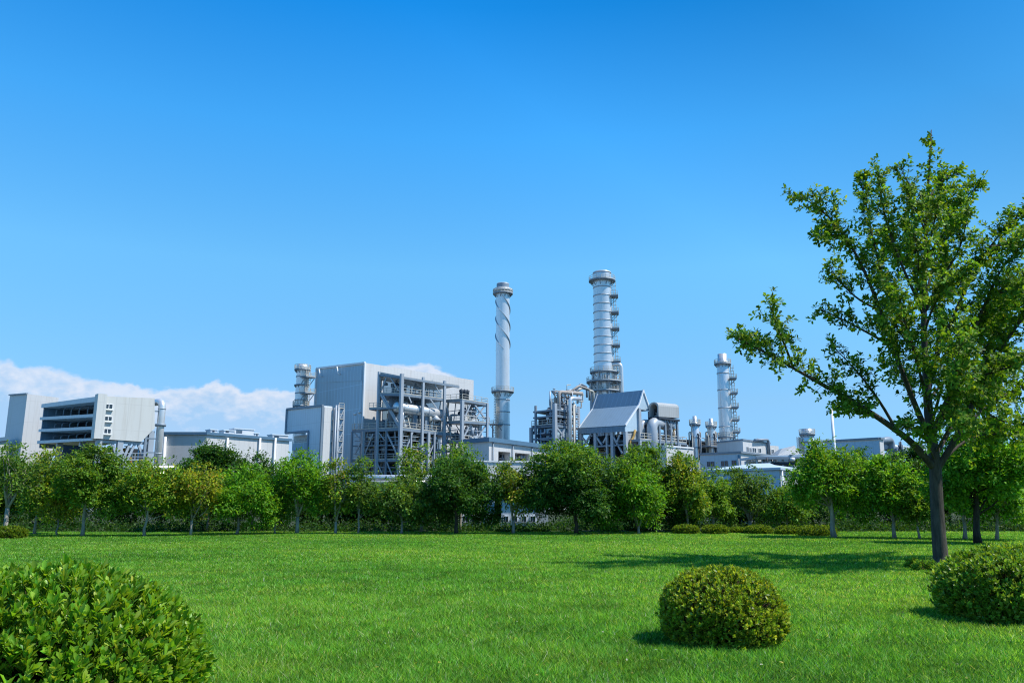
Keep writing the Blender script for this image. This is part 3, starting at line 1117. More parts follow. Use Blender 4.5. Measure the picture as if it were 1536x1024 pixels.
pt_ = FK.px(654, 622, -.9)
mb = MB()
mb.lathe(pt_, [(.15, FK.uz(638, 628)[1] - .3), (1.4, FK.uz(638, 628)[1]), (.1, FK.uz(638, 620)[1])], 12)
mb.build('cone', 'white_gear', fr)

# ---- second, narrower tower of the frame
F2 = Face(693, 200, py=640)
F2l = F2.left()
f2 = thing('platform_tower', 'narrow open steel tower with two railed platforms beside the spiral chimney', 'process frame', F2.o)
sE = F2.uz(731, 604)[0]
sW = F2l.uz(667, 600)[0]
fr_save, fr = fr, f2
levels = [(598.5, 598, 605, True), (631, 631, 633.5, True), (660.5, 659, 666, True), (690, 689, 693, True)]
ztop = F2.uz(693, 598.5)[1]
for s, w in ((0, .75), (sE, .5)):
    bar(F2.pt(s, 0), F2.pt(s, ztop - .3), w, f2, 'pale_steel', 'column')
    bar(F2.pt(s, 0, -7), F2.pt(s, ztop - .3, -7), .5, f2, 'steel_paint', 'column')
bar(F2l.pt(sW, 0), F2l.pt(sW, ztop - .3), .5, f2, 'steel_paint', 'column')
for yk, ylft, yr, rail in levels:
    z0 = F2.uz(693, yk)[1]
    zl2 = F2l.uz(667, ylft)[1]
    zl2 = (zl2 + z0) / 2
    zr2 = F2.uz(731, yr)[1]
    ex = .8 if yk > 620 and yk < 640 else .2
    q = [F2l.pt(sW, zl2), F2.pt(0, z0), F2.pt(sE + ex, zr2), F2.pt(sE + ex, zr2, -7.5), F2l.pt(sW, zl2, -sE)]
    dk = deck(q, f2, .55)
    if rail:
        railing(q[:4], dk, 1.35, 1.9, 'rail_paint', .06)
for a, b, w in (((712, 607), (728, 628), .35), ((729, 607), (713, 627), .35), ((705, 607), (697, 625), .35), ((730, 636), (717, 655), .3), ((703, 640), (695, 656), .35)):
    bar(F2.px(*a, -.4), F2.px(*b, -.4), w, f2, 'pale_steel')
for px, y0, y1, hw in ((705, 634, 662, 2.6), (720, 634, 684, 3.0)):
    s, z1 = F2.uz(px, y0, -2)
    z0 = F2.uz(px, y1, -2)[1]
    rr_ = hw * .167
    mb = MB()
    mb.lathe(F2.pt(s, 0, -2), [(.1, z0 - 1), (rr_, z0), (rr_, z1 - .6), (rr_ * .6, z1)], 14)
    mb.build('vessel', 'white_gear', f2)
for k, (px, py) in enumerate(((692, 585), (697, 585.5), (701, 586))):
    c = F2.px(px, py + 3, -3)
    mb = MB()
    mb.lathe(c, [(.1, ztop), (.5, ztop), (.5, c.z), (.62, c.z + .5), (.05, c.z + .9)], 10)
    mb.build('fan_head', 'dark_steel', f2)
run([F2.px(708, 690, -2), F2.px(709, 672, -2), F2.px(721, 676, -2), F2.px(724, 690, -2)], .4, f2, 'pale_steel')
zz = [F2.uz(693, y)[1] for y in (631, 660.5, 690)]
for k in range(14):
    s = rd_.uniform(.4, sE - .3)
    i = k % 3
    bar(F2.pt(s, zz[i], -rd_.uniform(.3, 6)), F2.pt(s, (ztop - .6, zz[0] - .5, zz[1] - .5)[i], -rd_.uniform(.3, 6)), rd_.uniform(.12, .2), f2, rd_.choice(('pale_steel', 'rail_paint', 'steel_paint')), 'riser')
for y in (614, 621, 643, 651, 672, 681):
    z = F2.uz(693, y)[1]
    bar(F2.pt(0, z, -.6), F2.pt(sE, z - .25, -.6), .15, f2, 'pale_steel', 'rail_beam')
    bar(F2l.pt(sW, z, -.4), F2l.pt(0, z, -.4), .15, f2, 'steel_paint', 'rail_beam')
clutter(F2, .6, sE - .4, zz[0] + .2, ztop - 1.5, -6, -.8, 12, 21, f2, ('steel_paint', 'pale_steel', 'rusty_paint', 'dark_steel'))
clutter(F2, .6, sE - .4, zz[1] + .2, zz[0] - .8, -6, -.8, 12, 22, f2, ('pale_steel', 'rusty_paint', 'dark_steel', 'white_gear'))
clutter(F2, .6, sE - .4, zz[2] + .2, zz[1] - .8, -6, -.8, 12, 23, f2, ('rail_paint', 'rusty_paint', 'pale_steel', 'ochre_paint'))
clutter(F2l, sW + .4, -.5, zz[1] + .2, zz[0] - .8, -5, -.6, 7, 24, f2, ('steel_paint', 'pale_steel', 'dark_steel'))
fr = fr_save

# ---- chimney with spiral strakes
t, c, zr, rr, rad = stack('spiral_chimney', 'tall slim silver chimney with spiral strakes around its upper half', 753.8, 240,
                          [(425.5, 9.2), (432.5, 9.4), (433, 9.9), (441, 10), (560, 10.4), (658, 10.9)], 658,
                          [(440, 15, True), (587, 17, True)], (600, 618, 637), (-130, 658, 590, (637,)))
mb = MB()
mb.lathe(c, [(rad(zr(432.5)) * 1.012, zr(432.5)), (rad(zr(426)) * 1.012, zr(426.2))], 36)
mb.build('cap_band', 'steel_paint', t)
mb = MB()
mb.lathe(c, [(rr(436, 10), zr(438.5)), (rr(436, 13.6), zr(438)), (rr(436, 13.6), zr(433.5)), (rr(436, 10), zr(433))], 36)
mb.build('collar', 'white_gear', t)
zt_, zb_ = zr(444), zr(525)
pitch = (zr(444) - zr(525)) * 1.0
for k in range(3):
    mb = MB()
    pts_o = []
    ns = 46
    a_end = 1.05 * 2 * math.pi
    for i in range(ns + 1):
        q = i / ns
        a = 2 * math.pi * k / 3 + R(20) + a_end * q
        z = zt_ + (zb_ - zt_) * q
        r0 = rad(z)
        pts_o.append((Vector((c.x + r0 * math.cos(a), c.y + r0 * math.sin(a), z)), Vector((c.x + (r0 + .30) * math.cos(a), c.y + (r0 + .30) * math.sin(a), z))))
    o = 0
    vs, fs = [], []
    for p, q in pts_o:
        vs += [p + Vector((0, 0, .05)), q + Vector((0, 0, .05)), q - Vector((0, 0, .05)), p - Vector((0, 0, .05))]
    for i in range(ns):
        for j in range(4):
            a_, b_ = i * 4 + j, i * 4 + (j + 1) % 4
            fs.append((a_, b_, b_ + 4, a_ + 4))
    mb.add(vs, fs)
    mb.build('spiral_strake', 'pale_steel', t)
mb = MB()
pz = at(739, 655, 238)
mb.beam(Vector((pz.x, pz.y, 15)), Vector((pz.x, pz.y, zr(637))), .3)
for k in range(6):
    mb.beam(Vector((pz.x, pz.y, 17 + k * 1.2)), Vector((c.x, c.y, 17 + k * 1.2)), .15)
mb.build('side_ladder', 'steel_paint', t)

# ---- low hall with dark openings, and the white block in front of it
FW = Face(733.5, 188, py=657)
lh = thing('window_hall', 'long low white hall with blue eaves and dark openings under the spiral chimney', 'building', FW.o)
s_end, z_end = FW.uz(850, 672.5)
z_st = FW.uz(733.5, 657.5)[1]
zr_at = lambda s: z_st + (z_end - z_st) * s / s_end
ops = [(747.5, 765.5), (772.5, 794.5), (799.5, 815.5), (821, 836)]
zo1, zo0 = FW.uz(747, 676)[1], FW.uz(747, 691)[1]
mb = MB()
dep = -9
mb.hexa([FW.pt(0, zo1, 0), FW.pt(s_end, zo1 - .6, 0), FW.pt(s_end, zo1 - .6, dep), FW.pt(0, zo1, dep)],
        [FW.pt(0, z_st - .7, 0), FW.pt(s_end, z_end - .7, 0), FW.pt(s_end, z_end - .7, dep), FW.pt(0, z_st - .7, dep)])
mb.build('upper_wall', 'white_cladding', lh)
mb = MB()
face_box(mb, FW, 0, s_end, 0, zo0, dep, 0)
mb.build('lower_wall', 'white_cladding', lh)
edges = [0.0]
for a, b in ops:
    edges += [FW.uz(a, 684)[0], FW.uz(b, 684)[0]]
edges.append(s_end)
for i in range(0, len(edges), 2):
    mb = MB()
    face_box(mb, FW, edges[i] + .002, edges[i + 1] - .002, zo0, zo1 + .3, dep, -.004)
    mb.build('pier', 'white_cladding', lh)
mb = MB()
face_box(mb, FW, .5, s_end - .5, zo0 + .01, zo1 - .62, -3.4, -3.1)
mb.build('back_wall', 'dark_cladding', lh)  # near-black sheet set forward to paint the hall's dim interior
for i in range(1, len(edges) - 1, 2):
    clutter(FW, edges[i] + .3, edges[i + 1] - .3, zo0 + .1, zo1 - .8, -2.6, -1, 5, 30 + i, lh, ('pale_steel', 'dark_steel', 'steel_paint', 'dark_steel'), .16)
mb = MB()
mb.hexa([FW.pt(-.5, z_st - .7, .6), FW.pt(s_end, z_end - .7, .6), FW.pt(s_end, z_end - .7, dep), FW.pt(-.5, z_st - .7, dep)],
        [FW.pt(-.5, z_st + .3, .6), FW.pt(s_end, z_end + .3, .6), FW.pt(s_end, z_end + .3, dep), FW.pt(-.5, z_st + .3, dep)])
mb.build('roof', 'blue_trim', lh)
for px in (739, 768.5, 797.5):
    s, z = FW.uz(px, 668)
    run([FW.pt(s, 0, .25), FW.pt(s, zr_at(s) - .8, .25)], .13, lh, 'steel_paint', 'downpipe', n=8)
FQ = Face(690, 172, py=691, yaw=20)
wb = thing('white_block', 'plain white low block in front of the hall with dark openings', 'building', FQ.o)
sq, zq = FQ.uz(880, 693)
zq0 = FQ.uz(690, 691)[1]
mb = MB()
block(mb, FQ, sq, 6, zq0 - .2, zq - .2, zq0 - .2)
mb.build('wall', 'white_cladding', wb)
mb = MB()
mb.beam(FQ.pt(-.2, zq0, 0), FQ.pt(sq, zq, 0), .5, .3)
mb.build('coping', 'white_trim', wb)
for px in (731, 784, 806):
    s, z = FQ.uz(px, 700)
    run([FQ.pt(s, 0, .1), FQ.pt(s, zq0 - .4, .1)], .1, wb, 'steel_paint', 'downpipe', n=6)

# ---- banded big chimney
t, c, zr, rr, rad = stack('banded_chimney', 'tall thick silver chimney with many ring bands and landings up its side', 907, 232,
                          [(408.5, 13.2), (413, 13.4), (430, 13.4), (545, 15), (551, 15.4), (552, 15.6), (588, 15.6)], 590,
                          [(421, 20, True), (558, 21.5, True), (572.5, 27, True), (586.5, 24, True)],
                          [409.5 + 0.6] + [432 + 12.4 * k for k in range(10)], (-8, 588, 424, (445, 470, 494, 519, 543)))
for k in range(8):
    a = 2 * math.pi * k / 8 + .2
    dv = Vector((math.cos(a), math.sin(a), 0))
    bar(c + dv * rr(573, 21) + Vector((0, 0, 0)), c + dv * rr(573, 21) + Vector((0, 0, zr(573))), .6, t, 'pale_steel', 'column')
    bar(c + dv * rr(573, 22) + Vector((0, 0, zr(586))), c + dv * rr(573, 17) + Vector((0, 0, zr(560))), .35, t, 'pale_steel')
for k in range(14):
    a = 2 * math.pi * (k * .37)
    dv = Vector((math.cos(a), math.sin(a), 0))
    r0 = rr(573, 18 + (k % 4))
    z0 = zr((572, 586)[k % 2])
    run([c + dv * r0 + Vector((0, 0, z0)), c + dv * r0 + Vector((0, 0, z0 + 1.6)), c + dv * (r0 - 1.5) + Vector((0, 0, z0 + 1.6))], .25, t, ('pale_steel', 'white_gear', 'rusty_paint')[k % 3], n=7)
# side pipe
q = at(932, 560, 230)
zt1 = zr(547.5)
r0 = 2.9 * mpp(q)
run([Vector((c.x, c.y - 1, zt1)), Vector((q.x, q.y, zt1)), Vector((q.x, q.y, 0))], r0, t, 'aluminium', 'side_pipe', r0 * 2.2, 14)

# ---- saltbox shed on legs
FG = Face(937, 200, py=640)
FGl = FG.left()
sb = thing('saltbox_shed', 'blue grey steep roofed shed standing on braced legs under the banded chimney', 'building', FG.o)
v = -FGl.u
sLg, zLg = FGl.uz(868, 643)
L = -sLg
ap, kn, ev, re, rb, fb_ = FG.uz(964, 586), FG.uz(957, 609), FG.uz(937, 639), FG.uz(974.5, 616), FG.uz(957, 645), FG.uz(937, 647)
rb = (kn[0], FG.uz(957, 646)[1])
drop = zLg - ev[1]
DV = lambda l: v * l + Vector((0, 0, drop * l / L))


def slab(a, b, name, m, th, l0=0.0, l1=None):
    """sloping sheet between two profile points, run along the shed"""
    l1 = L if l1 is None else l1
    d = Vector((b[0] - a[0], b[1] - a[1]))
    nn = Vector((-d.y, d.x)).normalized()
    if nn.x > 0 and nn.y < 0.2:
        nn = -nn
    P = lambda q, k: FG.pt(q[0] + nn.x * k, q[1] + nn.y * k)
    mb = MB()
    mb.prism([p + DV(l0) for p in (P(a, 0), P(b, 0), P(b, th), P(a, th))], DV(l1) - DV(l0))
    return mb.build(name, m, sb)


prof = [ap, kn, ev, (ev[0], fb_[1]), (rb[0], rb[1]), (rb[0], FG.uz(957, 613)[1]), (re[0], re[1])]
mb = MB()
mb.prism([FG.pt(*p) for p in prof], v * .35)
mb.build('gable_wall', 'pale_blue_wall', sb)
mb = MB()
mb.prism([FG.pt(*p) + v * (L - .4) for p in prof], v * .35)
mb.build('gable_wall', 'blue_cladding', sb)
slab(kn, ap, 'upper_roof', 'deep_blue_cladding', .3, -.3, L * 1.02)
slab(ev, kn, 'lower_roof', 'slate_roofing', .3, -.3, L * .99)
slab((ev[0], fb_[1]), ev, 'fascia', 'deep_blue_cladding', .25, -.2, L)
slab(ap, re, 'rear_roof', 'grey_cladding', .3, -.3, L)
for l, w in ((-.35, .35), (L * .985, .3)):
    mb = MB()
    for a, b in ((ap, kn), (kn, ev)):
        mb.beam(FG.pt(a[0] - .1, a[1] + .25) + DV(l), FG.pt(b[0] - .1, b[1] + .25) + DV(l), w)
    mb.build('verge_trim', 'white_trim', sb)
for fx in (0.0, .335, .58, .70, .97):
    l = L * (1 - fx)
    p = FG.pt(.3, 0) + v * (l - .4 if fx > 0 else l - .6)
    w = .8 if fx in (0.0, .335, .70, .97) else .5
    bar(Vector((p.x, p.y, 0)), Vector((p.x, p.y, fb_[1] + drop * l / L)), w, sb, 'pale_steel', 'leg')
for px, yt, w in ((957.5, 612, .9), (974, 617, .7)):
    s, z = FG.uz(px, yt)
    bar(FG.pt(s, 0, .1), FG.pt(s, z, .1), w, sb, 'pale_steel', 'leg')
    bar(FG.pt(s, 0) + v * (L - .5), FG.pt(s, z) + v * (L - .5), w, sb, 'steel_paint', 'leg')
for a, b in (((887, 650), (876, 668)), ((872, 654), (882, 666)), ((891, 650), (903, 667)), ((913, 649), (905, 664)), ((917, 649), (934, 680)), ((930, 652), (925, 664))):
    bar(FGl.px(*a, -.3), FGl.px(*b, -.3), .4, sb, 'pale_steel')
zb_ = FGl.uz(900, 669)[1]
bar(FGl.pt(sLg, zb_, -.3), FGl.pt(0, zb_, -.3), .4, sb, 'steel_paint', 'beam')
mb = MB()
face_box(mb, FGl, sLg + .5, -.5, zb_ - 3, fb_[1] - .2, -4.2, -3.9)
mb.build('shade_backing', 'dark_cladding', sb)  # dark sheet set close in to paint shade under the shed
mb = MB()
face_box(mb, FG, .9, kn[0] - .5, FG.uz(945, 681)[1], rb[1] - .05, -.5, -.3)
mb.build('side_panel', 'zinc_cladding', sb)
run([FG.px(953, 645, .3), FG.px(950, 656, .3), FG.px(945, 664, .3), FG.px(944, 682, .3)], .3, sb, 'ochre_paint', 'pipe')
zg = FGl.uz(900, 690)[1]
clutter(FGl, sLg + .6, -.6, zg, zb_ - .2, -3.6, -.5, 26, 41, sb, ('ochre_paint', 'rail_paint', 'ochre_paint', 'pale_steel', 'rusty_paint'), .35)
clutter(FGl, sLg + .6, -.6, zb_, fb_[1] - .8, -3.5, -2, 8, 42, sb, ('dark_steel', 'steel_paint', 'dark_cladding'), .4)

# ---- left pipework frame
FI = Face(832.5, 206, py=650)
FIl = FI.left()
pf = thing('pipework_frame', 'blue grey steel frame with rusty bent pipes and tall silver riser left of saltbox shed', 'process frame', FI.o)
fr_save, fr = fr, pf
zI = FI.uz(832.5, 605)[1]
sI = FI.uz(868, 610)[0]
zlo = FI.uz(832.5, 635.5)[1]
for s in (0, sI * .55, sI):
    bar(FI.pt(s, 0), FI.pt(s, zI, 0), .9 if s == 0 else .5, pf, 'pale_steel', 'column')
    bar(FI.pt(s, 0, -7), FI.pt(s, zI, -7), .5, pf, 'steel_paint', 'column')
for yk in (613, 622, 637, 655):
    z = FI.uz(832.5, yk)[1]
    dk = deck([FI.pt(0, z), FI.pt(sI, z - .4), FI.pt(sI, z - .4, -8), FI.pt(0, z, -8)], pf, .4)
    railing([FI.pt(0, z), FI.pt(sI, z - .4)], dk, 1.3, 1.8, 'steel_paint', .06)
for a, b in (((835, 641), (845, 654)), ((847, 643), (837, 664))):
    bar(FI.px(*a, .1), FI.px(*b, .1), .4, pf, 'pale_steel')
mb = MB()
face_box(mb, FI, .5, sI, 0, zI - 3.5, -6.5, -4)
mb.build('shade_backing', 'dark_cladding', pf)  # dark slab standing in for shade inside the frame
clutter(FI, .5, sI - .5, zlo, zI - 1, -4, -.6, 38, 51, pf, ('steel_paint', 'pale_steel', 'dark_steel', 'white_gear', 'dark_steel'))
clutter(FI, .5, sI - .5, zlo - 5, zlo - .6, -4, -.6, 8, 52, pf, ('steel_paint', 'dark_steel', 'pale_steel'))
# lower left tank bay
sT, zT = FIl.uz(797, 636)
dk = deck([FIl.pt(sT, zlo), FI.pt(0, zlo), FI.pt(0, zlo, -5) + FI.n * -3, FIl.pt(sT, zlo, -8)], pf, .5)
railing([FIl.pt(sT, zlo, -8), FIl.pt(sT, zlo), FIl.pt(-.5, zlo)], dk, 1.3, 2.0, 'rail_paint', .06)
bar(FIl.pt(sT, 0), FIl.pt(sT, zlo - .4), .8, pf, 'pale_steel', 'column')
mb = MB()
z0 = FIl.uz(815, 661)[1]
mb2 = [FIl.pt(sT + 1.5, z0, -.8), FIl.pt(-.6, z0, -.8), FIl.pt(-.6, z0, -6), FIl.pt(sT + 1.5, z0, -6)]
mb.hexa(mb2, [Vector((p.x, p.y, zlo - .9)) for p in mb2])
mb.build('tank', 'blue_cladding', pf)
clutter(FIl, sT + .4, -.6, z0 - 4, zlo - 1, -.7, -.2, 12, 53, pf, ('white_gear', 'pale_steel', 'steel_paint', 'dark_steel'))
clutter(FIl, sT + 4, -.6, zlo + .1, zlo + 1.8, -5, -1, 7, 54, pf, ('white_gear', 'pale_steel', 'rusty_paint'))
for px, yt in ((827, 617), (812, 629)):
    s, z = FIl.uz(px, yt, -2)
    run([FIl.pt(s, zlo, -2), FIl.pt(s, z, -2)], .22, pf, 'dark_steel')
# rusty bent pipe over the top and the tall silver riser
pa, pb_, pc = FI.px(838, 605, -2), FI.px(838, 587.5, -2), FI.px(873, 590, -2)
r0 = 2.9 * mpp(pa)
run([FI.pt(FI.uz(838, 605, -2)[0], zlo, -2), pb_, pc], r0, pf, 'rusty_paint', 'bent_pipe', r0 * 2.2, 14)
ra_ = FI.uz(855.5, 640, 1.2)
pb2, pc2 = FI.px(855.5, 597, 1.2), FI.px(871, 598, 1.2)
run([FI.pt(ra_[0], 0, 1.2), FI.pt(ra_[0], pb2.z, 1.2), pc2], r0 * .95, pf, 'aluminium', 'riser_pipe', r0 * 2.2, 14)
s, z = FI.uz(860.5, 604, .6)
run([FI.pt(s, 0, .6), FI.pt(s, z, .6)], .25, pf, 'rail_paint', 'pipe')
mb = MB()
for k in range(26):
    zz_ = 10 + k * (zI - 10) / 26
    s0 = FI.uz(863, 640, .4)[0]
    mb.beam(FI.pt(s0, zz_, .4), FI.pt(s0 + 1.3, zz_, .4), .22)
for ds in (0, 1.3):
    mb.beam(FI.pt(s0 + ds, 0, .4), FI.pt(s0 + ds, zI, .4), .2)
mb.build('ladder', 'pale_steel', pf)
for k, (a, b) in enumerate((((852, 590), (884, 584)), ((856, 593), (890, 587)), ((850, 586), (866, 589)), ((862, 588), (880, 580)))):
    A, B = FI.px(*a, -3 - k), FI.px(*b, -3 - k)
    run([A, Vector((A.x, A.y, B.z)) * .5 + B * .5 + Vector((0, 0, .6)), B, B - Vector((0, 0, 3))], .3, pf, ('rusty_paint', 'rail_paint', 'pale_steel', 'steel_paint')[k], n=9)
clutter(FI, 3, sI + 4, zI - .5, FI.uz(860, 586)[1], -6, -1.5, 34, 55, pf, ('rusty_paint', 'rail_paint', 'pale_steel', 'steel_paint', 'dark_steel'), .2)
for k in range(14):
    s = .4 + (sI - .6) * k / 13
    bar(FI.pt(s, zlo - 6, -.8 - (k % 4)), FI.pt(s, zI + (k % 3) * .8, -.8 - (k % 4)), .17, pf, ('pale_steel', 'steel_paint', 'rail_paint')[k % 3], 'riser')
run([FI.px(850, 588, -2), FI.px(850.5, 577, -2), FI.px(856, 577, -2)], .12, pf, 'rail_paint', 'vent_pipe', n=6)
fr = fr_save

# ---- hooded box and duct to the right of the shed
FE = Face(988, 204, py=620)
FEl = FE.left()
hb = thing('hooded_box', 'beige hooded box with rounded top raised on steel columns right of saltbox shed', 'process unit', FE.o)
sEr, zEr = FE.uz(1017.5, 611)
zE, zEb = FE.uz(988, 608.5)[1], FE.uz(988, 624.5)[1]
zErb = FE.uz(1017.5, 629)[1]
Lh = -FEl.uz(973, 606)[0]
v = -FEl.u
mb = MB()
prf = [(0, zEb), (0, zE)] + [(Lh * (.5 - .5 * math.cos(math.pi * k / 8)), zE + 1.1 * math.sin(math.pi * k / 8)) for k in range(1, 8)] + [(Lh, zE), (Lh, zEb)]
outer = [FEl.pt(-a, z) for a, z in prf]
inner = [FEl.pt(-(.4 + a * (Lh - .8) / Lh), zEb if z == zEb else z - .4) for a, z in prf]
dv = FE.u * sEr + Vector((0, 0, zEr - zE))
o = len(outer)
vs = outer + inner + [p + dv for p in outer] + [p + dv for p in inner]
fs = []
for i in range(o - 1):
    fs += [(i, i + 1, o + i + 1, o + i), (i + 1, i, 2 * o + i, 2 * o + i + 1), (o + i, o + i + 1, 3 * o + i + 1, 3 * o + i)]
mb.add(vs, fs)
mb.build('hood', 'zinc_cladding', hb)
mb = MB()
mb.prism([FEl.pt(-a * .96 - .1, z - .2) + FE.u * 3 for a, z in prf], FE.u * .3)
mb.build('back_wall', 'dark_cladding', hb)
mb = MB()
mb.prism([p + dv + FE.u * .02 for p in outer], FE.u * .2)
mb.build('end_wall', 'zinc_cladding', hb)
deck([FE.pt(-.3, zEb, .3), FE.pt(sEr, zErb, .3), FE.pt(sEr, zErb) + v * Lh, FE.pt(-.3, zEb) + v * Lh], hb, .5, 'dark_steel', 'floor_frame')
clutter(FEl, -Lh + .6, -.6, zEb + .2, zE - .5, -2.5, -.6, 6, 61, hb, ('zinc_cladding', 'rail_paint', 'dark_steel'), .25)
zdk = FE.uz(1000, 661)[1]
for s in (0.5, sEr * .35, sEr * .62, sEr - .4):
    bar(FE.pt(s, zdk - 9, -.4), FE.pt(s, zEb - .6, -.4), .55, hb, 'steel_paint', 'column')
for a, b in (((1000, 630), (1008, 645)), ((1010, 630), (1004, 644)), ((1013, 631), (1008, 640))):
    bar(FE.px(*a, -.4), FE.px(*b, -.4), .4, hb, 'steel_paint')
mb = MB()
mb.lathe(FE.px(1002, 637, -3), [(.2, zdk + 1), (.7, zdk + 3), (1.8, zEb - 2.5), (1.8, zEb - .6)], 14)
mb.build('hopper', 'pale_steel', hb)

FJ = Face(960, 199, py=660)
dd = thing('railed_deck', 'railed steel deck carrying big bent silver duct below the beige hooded box', 'process frame', FJ.o)
fr_save, fr = fr, dd
zj = FJ.uz(960, 658)[1]
sJ, zJ = FJ.uz(1030, 664)
q = [FJ.pt(0, zj), FJ.pt(sJ, zJ), FJ.pt(sJ, zJ, -9), FJ.pt(0, zj, -9)]
deck(q, dd, .6)
railing(q[:3], dd, 1.5, 1.7, 'rail_paint', .07)
for k in range(7):
    s = sJ * k / 6
    z = zj + (zJ - zj) * k / 6
    bar(FJ.pt(s, 0), FJ.pt(s, z - .5), .55, dd, 'pale_steel', 'column')
r0 = 4.3 * mpp(at(985, 632, 200))
A, B = FJ.px(964, 634, -3.5), FJ.px(996, 634, -3.5)
z = (A.z + B.z) / 2
sB = FJ.uz(1000.5, 640, -3.5)[0]
run([FJ.pt(FJ.uz(962, 634, -3.5)[0], z - 6, -3.5), FJ.pt(FJ.uz(962, 634, -3.5)[0], z, -3.5), FJ.pt(sB, z, -3.5), FJ.pt(sB, 6, -3.5)], r0, dd, 'aluminium', 'duct', r0 * 2.4, 18)
s978 = FJ.uz(977.5, 630, -.6)[0]
run([FJ.pt(s978, 4, -.6), FJ.pt(s978, FJ.uz(978, 633, -.6)[1], -.6), FJ.pt(s978 + 4.5, FJ.uz(978, 633, -.6)[1], -1.2)], 1.35, dd, 'pale_steel', 'riser_pipe', 2.6, 14)
run([FJ.px(1002, 645, -4), FJ.px(1010, 648, -4), FJ.px(1016, 658, -4)], .7, dd, 'aluminium', 'pipe', 2, 10)
clutter(FJ, .6, sJ - .6, zj + .2, z + .8, -8, -4.5, 34, 62, dd, ('dark_steel', 'steel_paint', 'pale_steel', 'rail_paint', 'dark_cladding'))
clutter(FJ, sJ * .3, sJ - .4, zj + .2, zj + 3.4, -4, -.6, 14, 63, dd, ('rail_paint', 'rusty_paint', 'white_gear', 'ochre_paint'), .22)
clutter(FJ, .6, sJ - .6, zj - 7, zj - .8, -6, -.5, 28, 64, dd, ('pale_steel', 'dark_steel', 'steel_paint', 'white_gear'), .28)
mb = MB()
face_box(mb, FJ, .4, sJ - .5, 0, zj - .8, -8.5, -8.1)
mb.build('shade_backing', 'dark_cladding', dd)  # dark sheet painting shade below the deck
for s in (6, 12.5):
    mb = MB()
    mb.lathe(FJ.pt(s, 0, -6.5), [(1.2, zj), (2.0, zj + 1), (2.0, z - .6), (1.1, z + .6), (.02, z + .8)], 16)
    mb.build('vessel', 'dark_cladding', dd)
fr = fr_save
FM = Face(1000, 186, py=690)
cb = thing('parapet_block', 'low white block with pale parapet under the railed deck', 'building', FM.o)
zM = FM.uz(1000, 668.5)[1]
sM, zM2 = FM.uz(1040, 672)
mb = MB()
block(mb, FM, sM, 9, zM - .3, zM2 - .3, zM - .3)
mb.build('wall', 'white_cladding', cb)
mb = MB()
mb.beam(FM.pt(0, zM, 0), FM.pt(sM, zM2, 0), .4, .35)
mb.beam(FM.pt(0, zM, 0), FM.left().pt(-9, zM, 0), .4, .35)
mb.build('coping', 'white_trim', cb)

# ---- small chimneys
for px, Y, y0, hw, ring, lab in ((1044, 226, 624, 5.6, 635, 'small silver chimney with narrow top and round walkway, just right of the railed deck'),
                                 (1068.5, 230, 627.5, 5.0, 638, 'small silver chimney with narrow top and round walkway, just left of ladder chimney')):
    t, c, zr, rr, rad = stack('small_chimney', lab, px, Y,
                              [(y0, 3.0), (ring - 3.2, 3.1), (ring - 1.5, 4.4), (ring, 5.0), (ring + 1, hw), (672, hw + .3)], 674, [(ring + .6, 8.4, True)], (656, 671), None, group='small twin chimneys', n=28)
    for k in range(8):
        a = k * 1.9
        dv = Vector((math.cos(a), math.sin(a), 0)) * rr(660, hw + 2 + k % 3)
        run([c + dv + Vector((0, 0, zr(690))), c + dv + Vector((0, 0, zr(648 + 3 * (k % 5)))), c + dv * .6 + Vector((0, 0, zr(648 + 3 * (k % 5))))], .2, t, ('rusty_paint', 'rail_paint', 'dark_steel', 'pale_steel')[k % 4], n=6)
    for sg in (-1, 1):
        bar(c + FJ.u * rr(660, 9) * sg, c + FJ.u * rr(660, 9) * sg + Vector((0, 0, zr(ring + 2))), .25, t, 'rail_paint', 'post')

# low plant behind the small chimneys
FU = Face(1038, 236, py=670)
lp = thing('pump_frame', 'low dark pipework frame behind the small twin chimneys', 'process frame', FU.o)
fr_save, fr = fr, lp
sU = FU.uz(1082, 660)[0]
zu = FU.uz(1038, 650)[1]
for s in np.linspace(0, sU, 5):
    bar(FU.pt(s, 0), FU.pt(s, zu), .4, lp, 'steel_paint', 'column')
dk = deck([FU.pt(0, zu - 2), FU.pt(sU, zu - 2), FU.pt(sU, zu - 2, -4), FU.pt(0, zu - 2, -4)], lp, .4, 'dark_steel')
mb = MB()
face_box(mb, FU, .5, sU, 0, zu - 1.5, -6, -3)
mb.build('tank', 'dark_cladding', lp)
zq_ = FU.uz(1038, 671)[1]
dk = deck([FU.pt(-4, zq_, 9), FU.pt(sU + 2, zq_, 9), FU.pt(sU + 2, zq_, 3), FU.pt(-4, zq_, 3)], lp, .35, 'steel_paint')
railing([FU.pt(-4, zq_, 9), FU.pt(sU + 2, zq_, 9)], dk, 1.3, 1.6, 'rusty_paint', .07)
clutter(FU, .3, sU - .3, zu - 9, zu + 1, -3, .8, 18, 71, lp, ('rusty_paint', 'rail_paint', 'pale_steel', 'dark_steel', 'ochre_paint'), .25)
fr = fr_save

# ---- ladder chimney
stack('ladder_chimney', 'tall plain silver chimney with five small ladder landings standing above the office block', 1090.5, 236,
      [(531, 6.8), (541, 7.0), (542, 8.2), (543, 8.6), (600, 9.6), (672, 10.4)], 672,
      [(545.5, 12.5, True), (655, 13, True), (669, 13.5, True)], (560, 585, 612, 640), (-10, 672, 548, (568, 590, 611, 630, 648)), n=32)

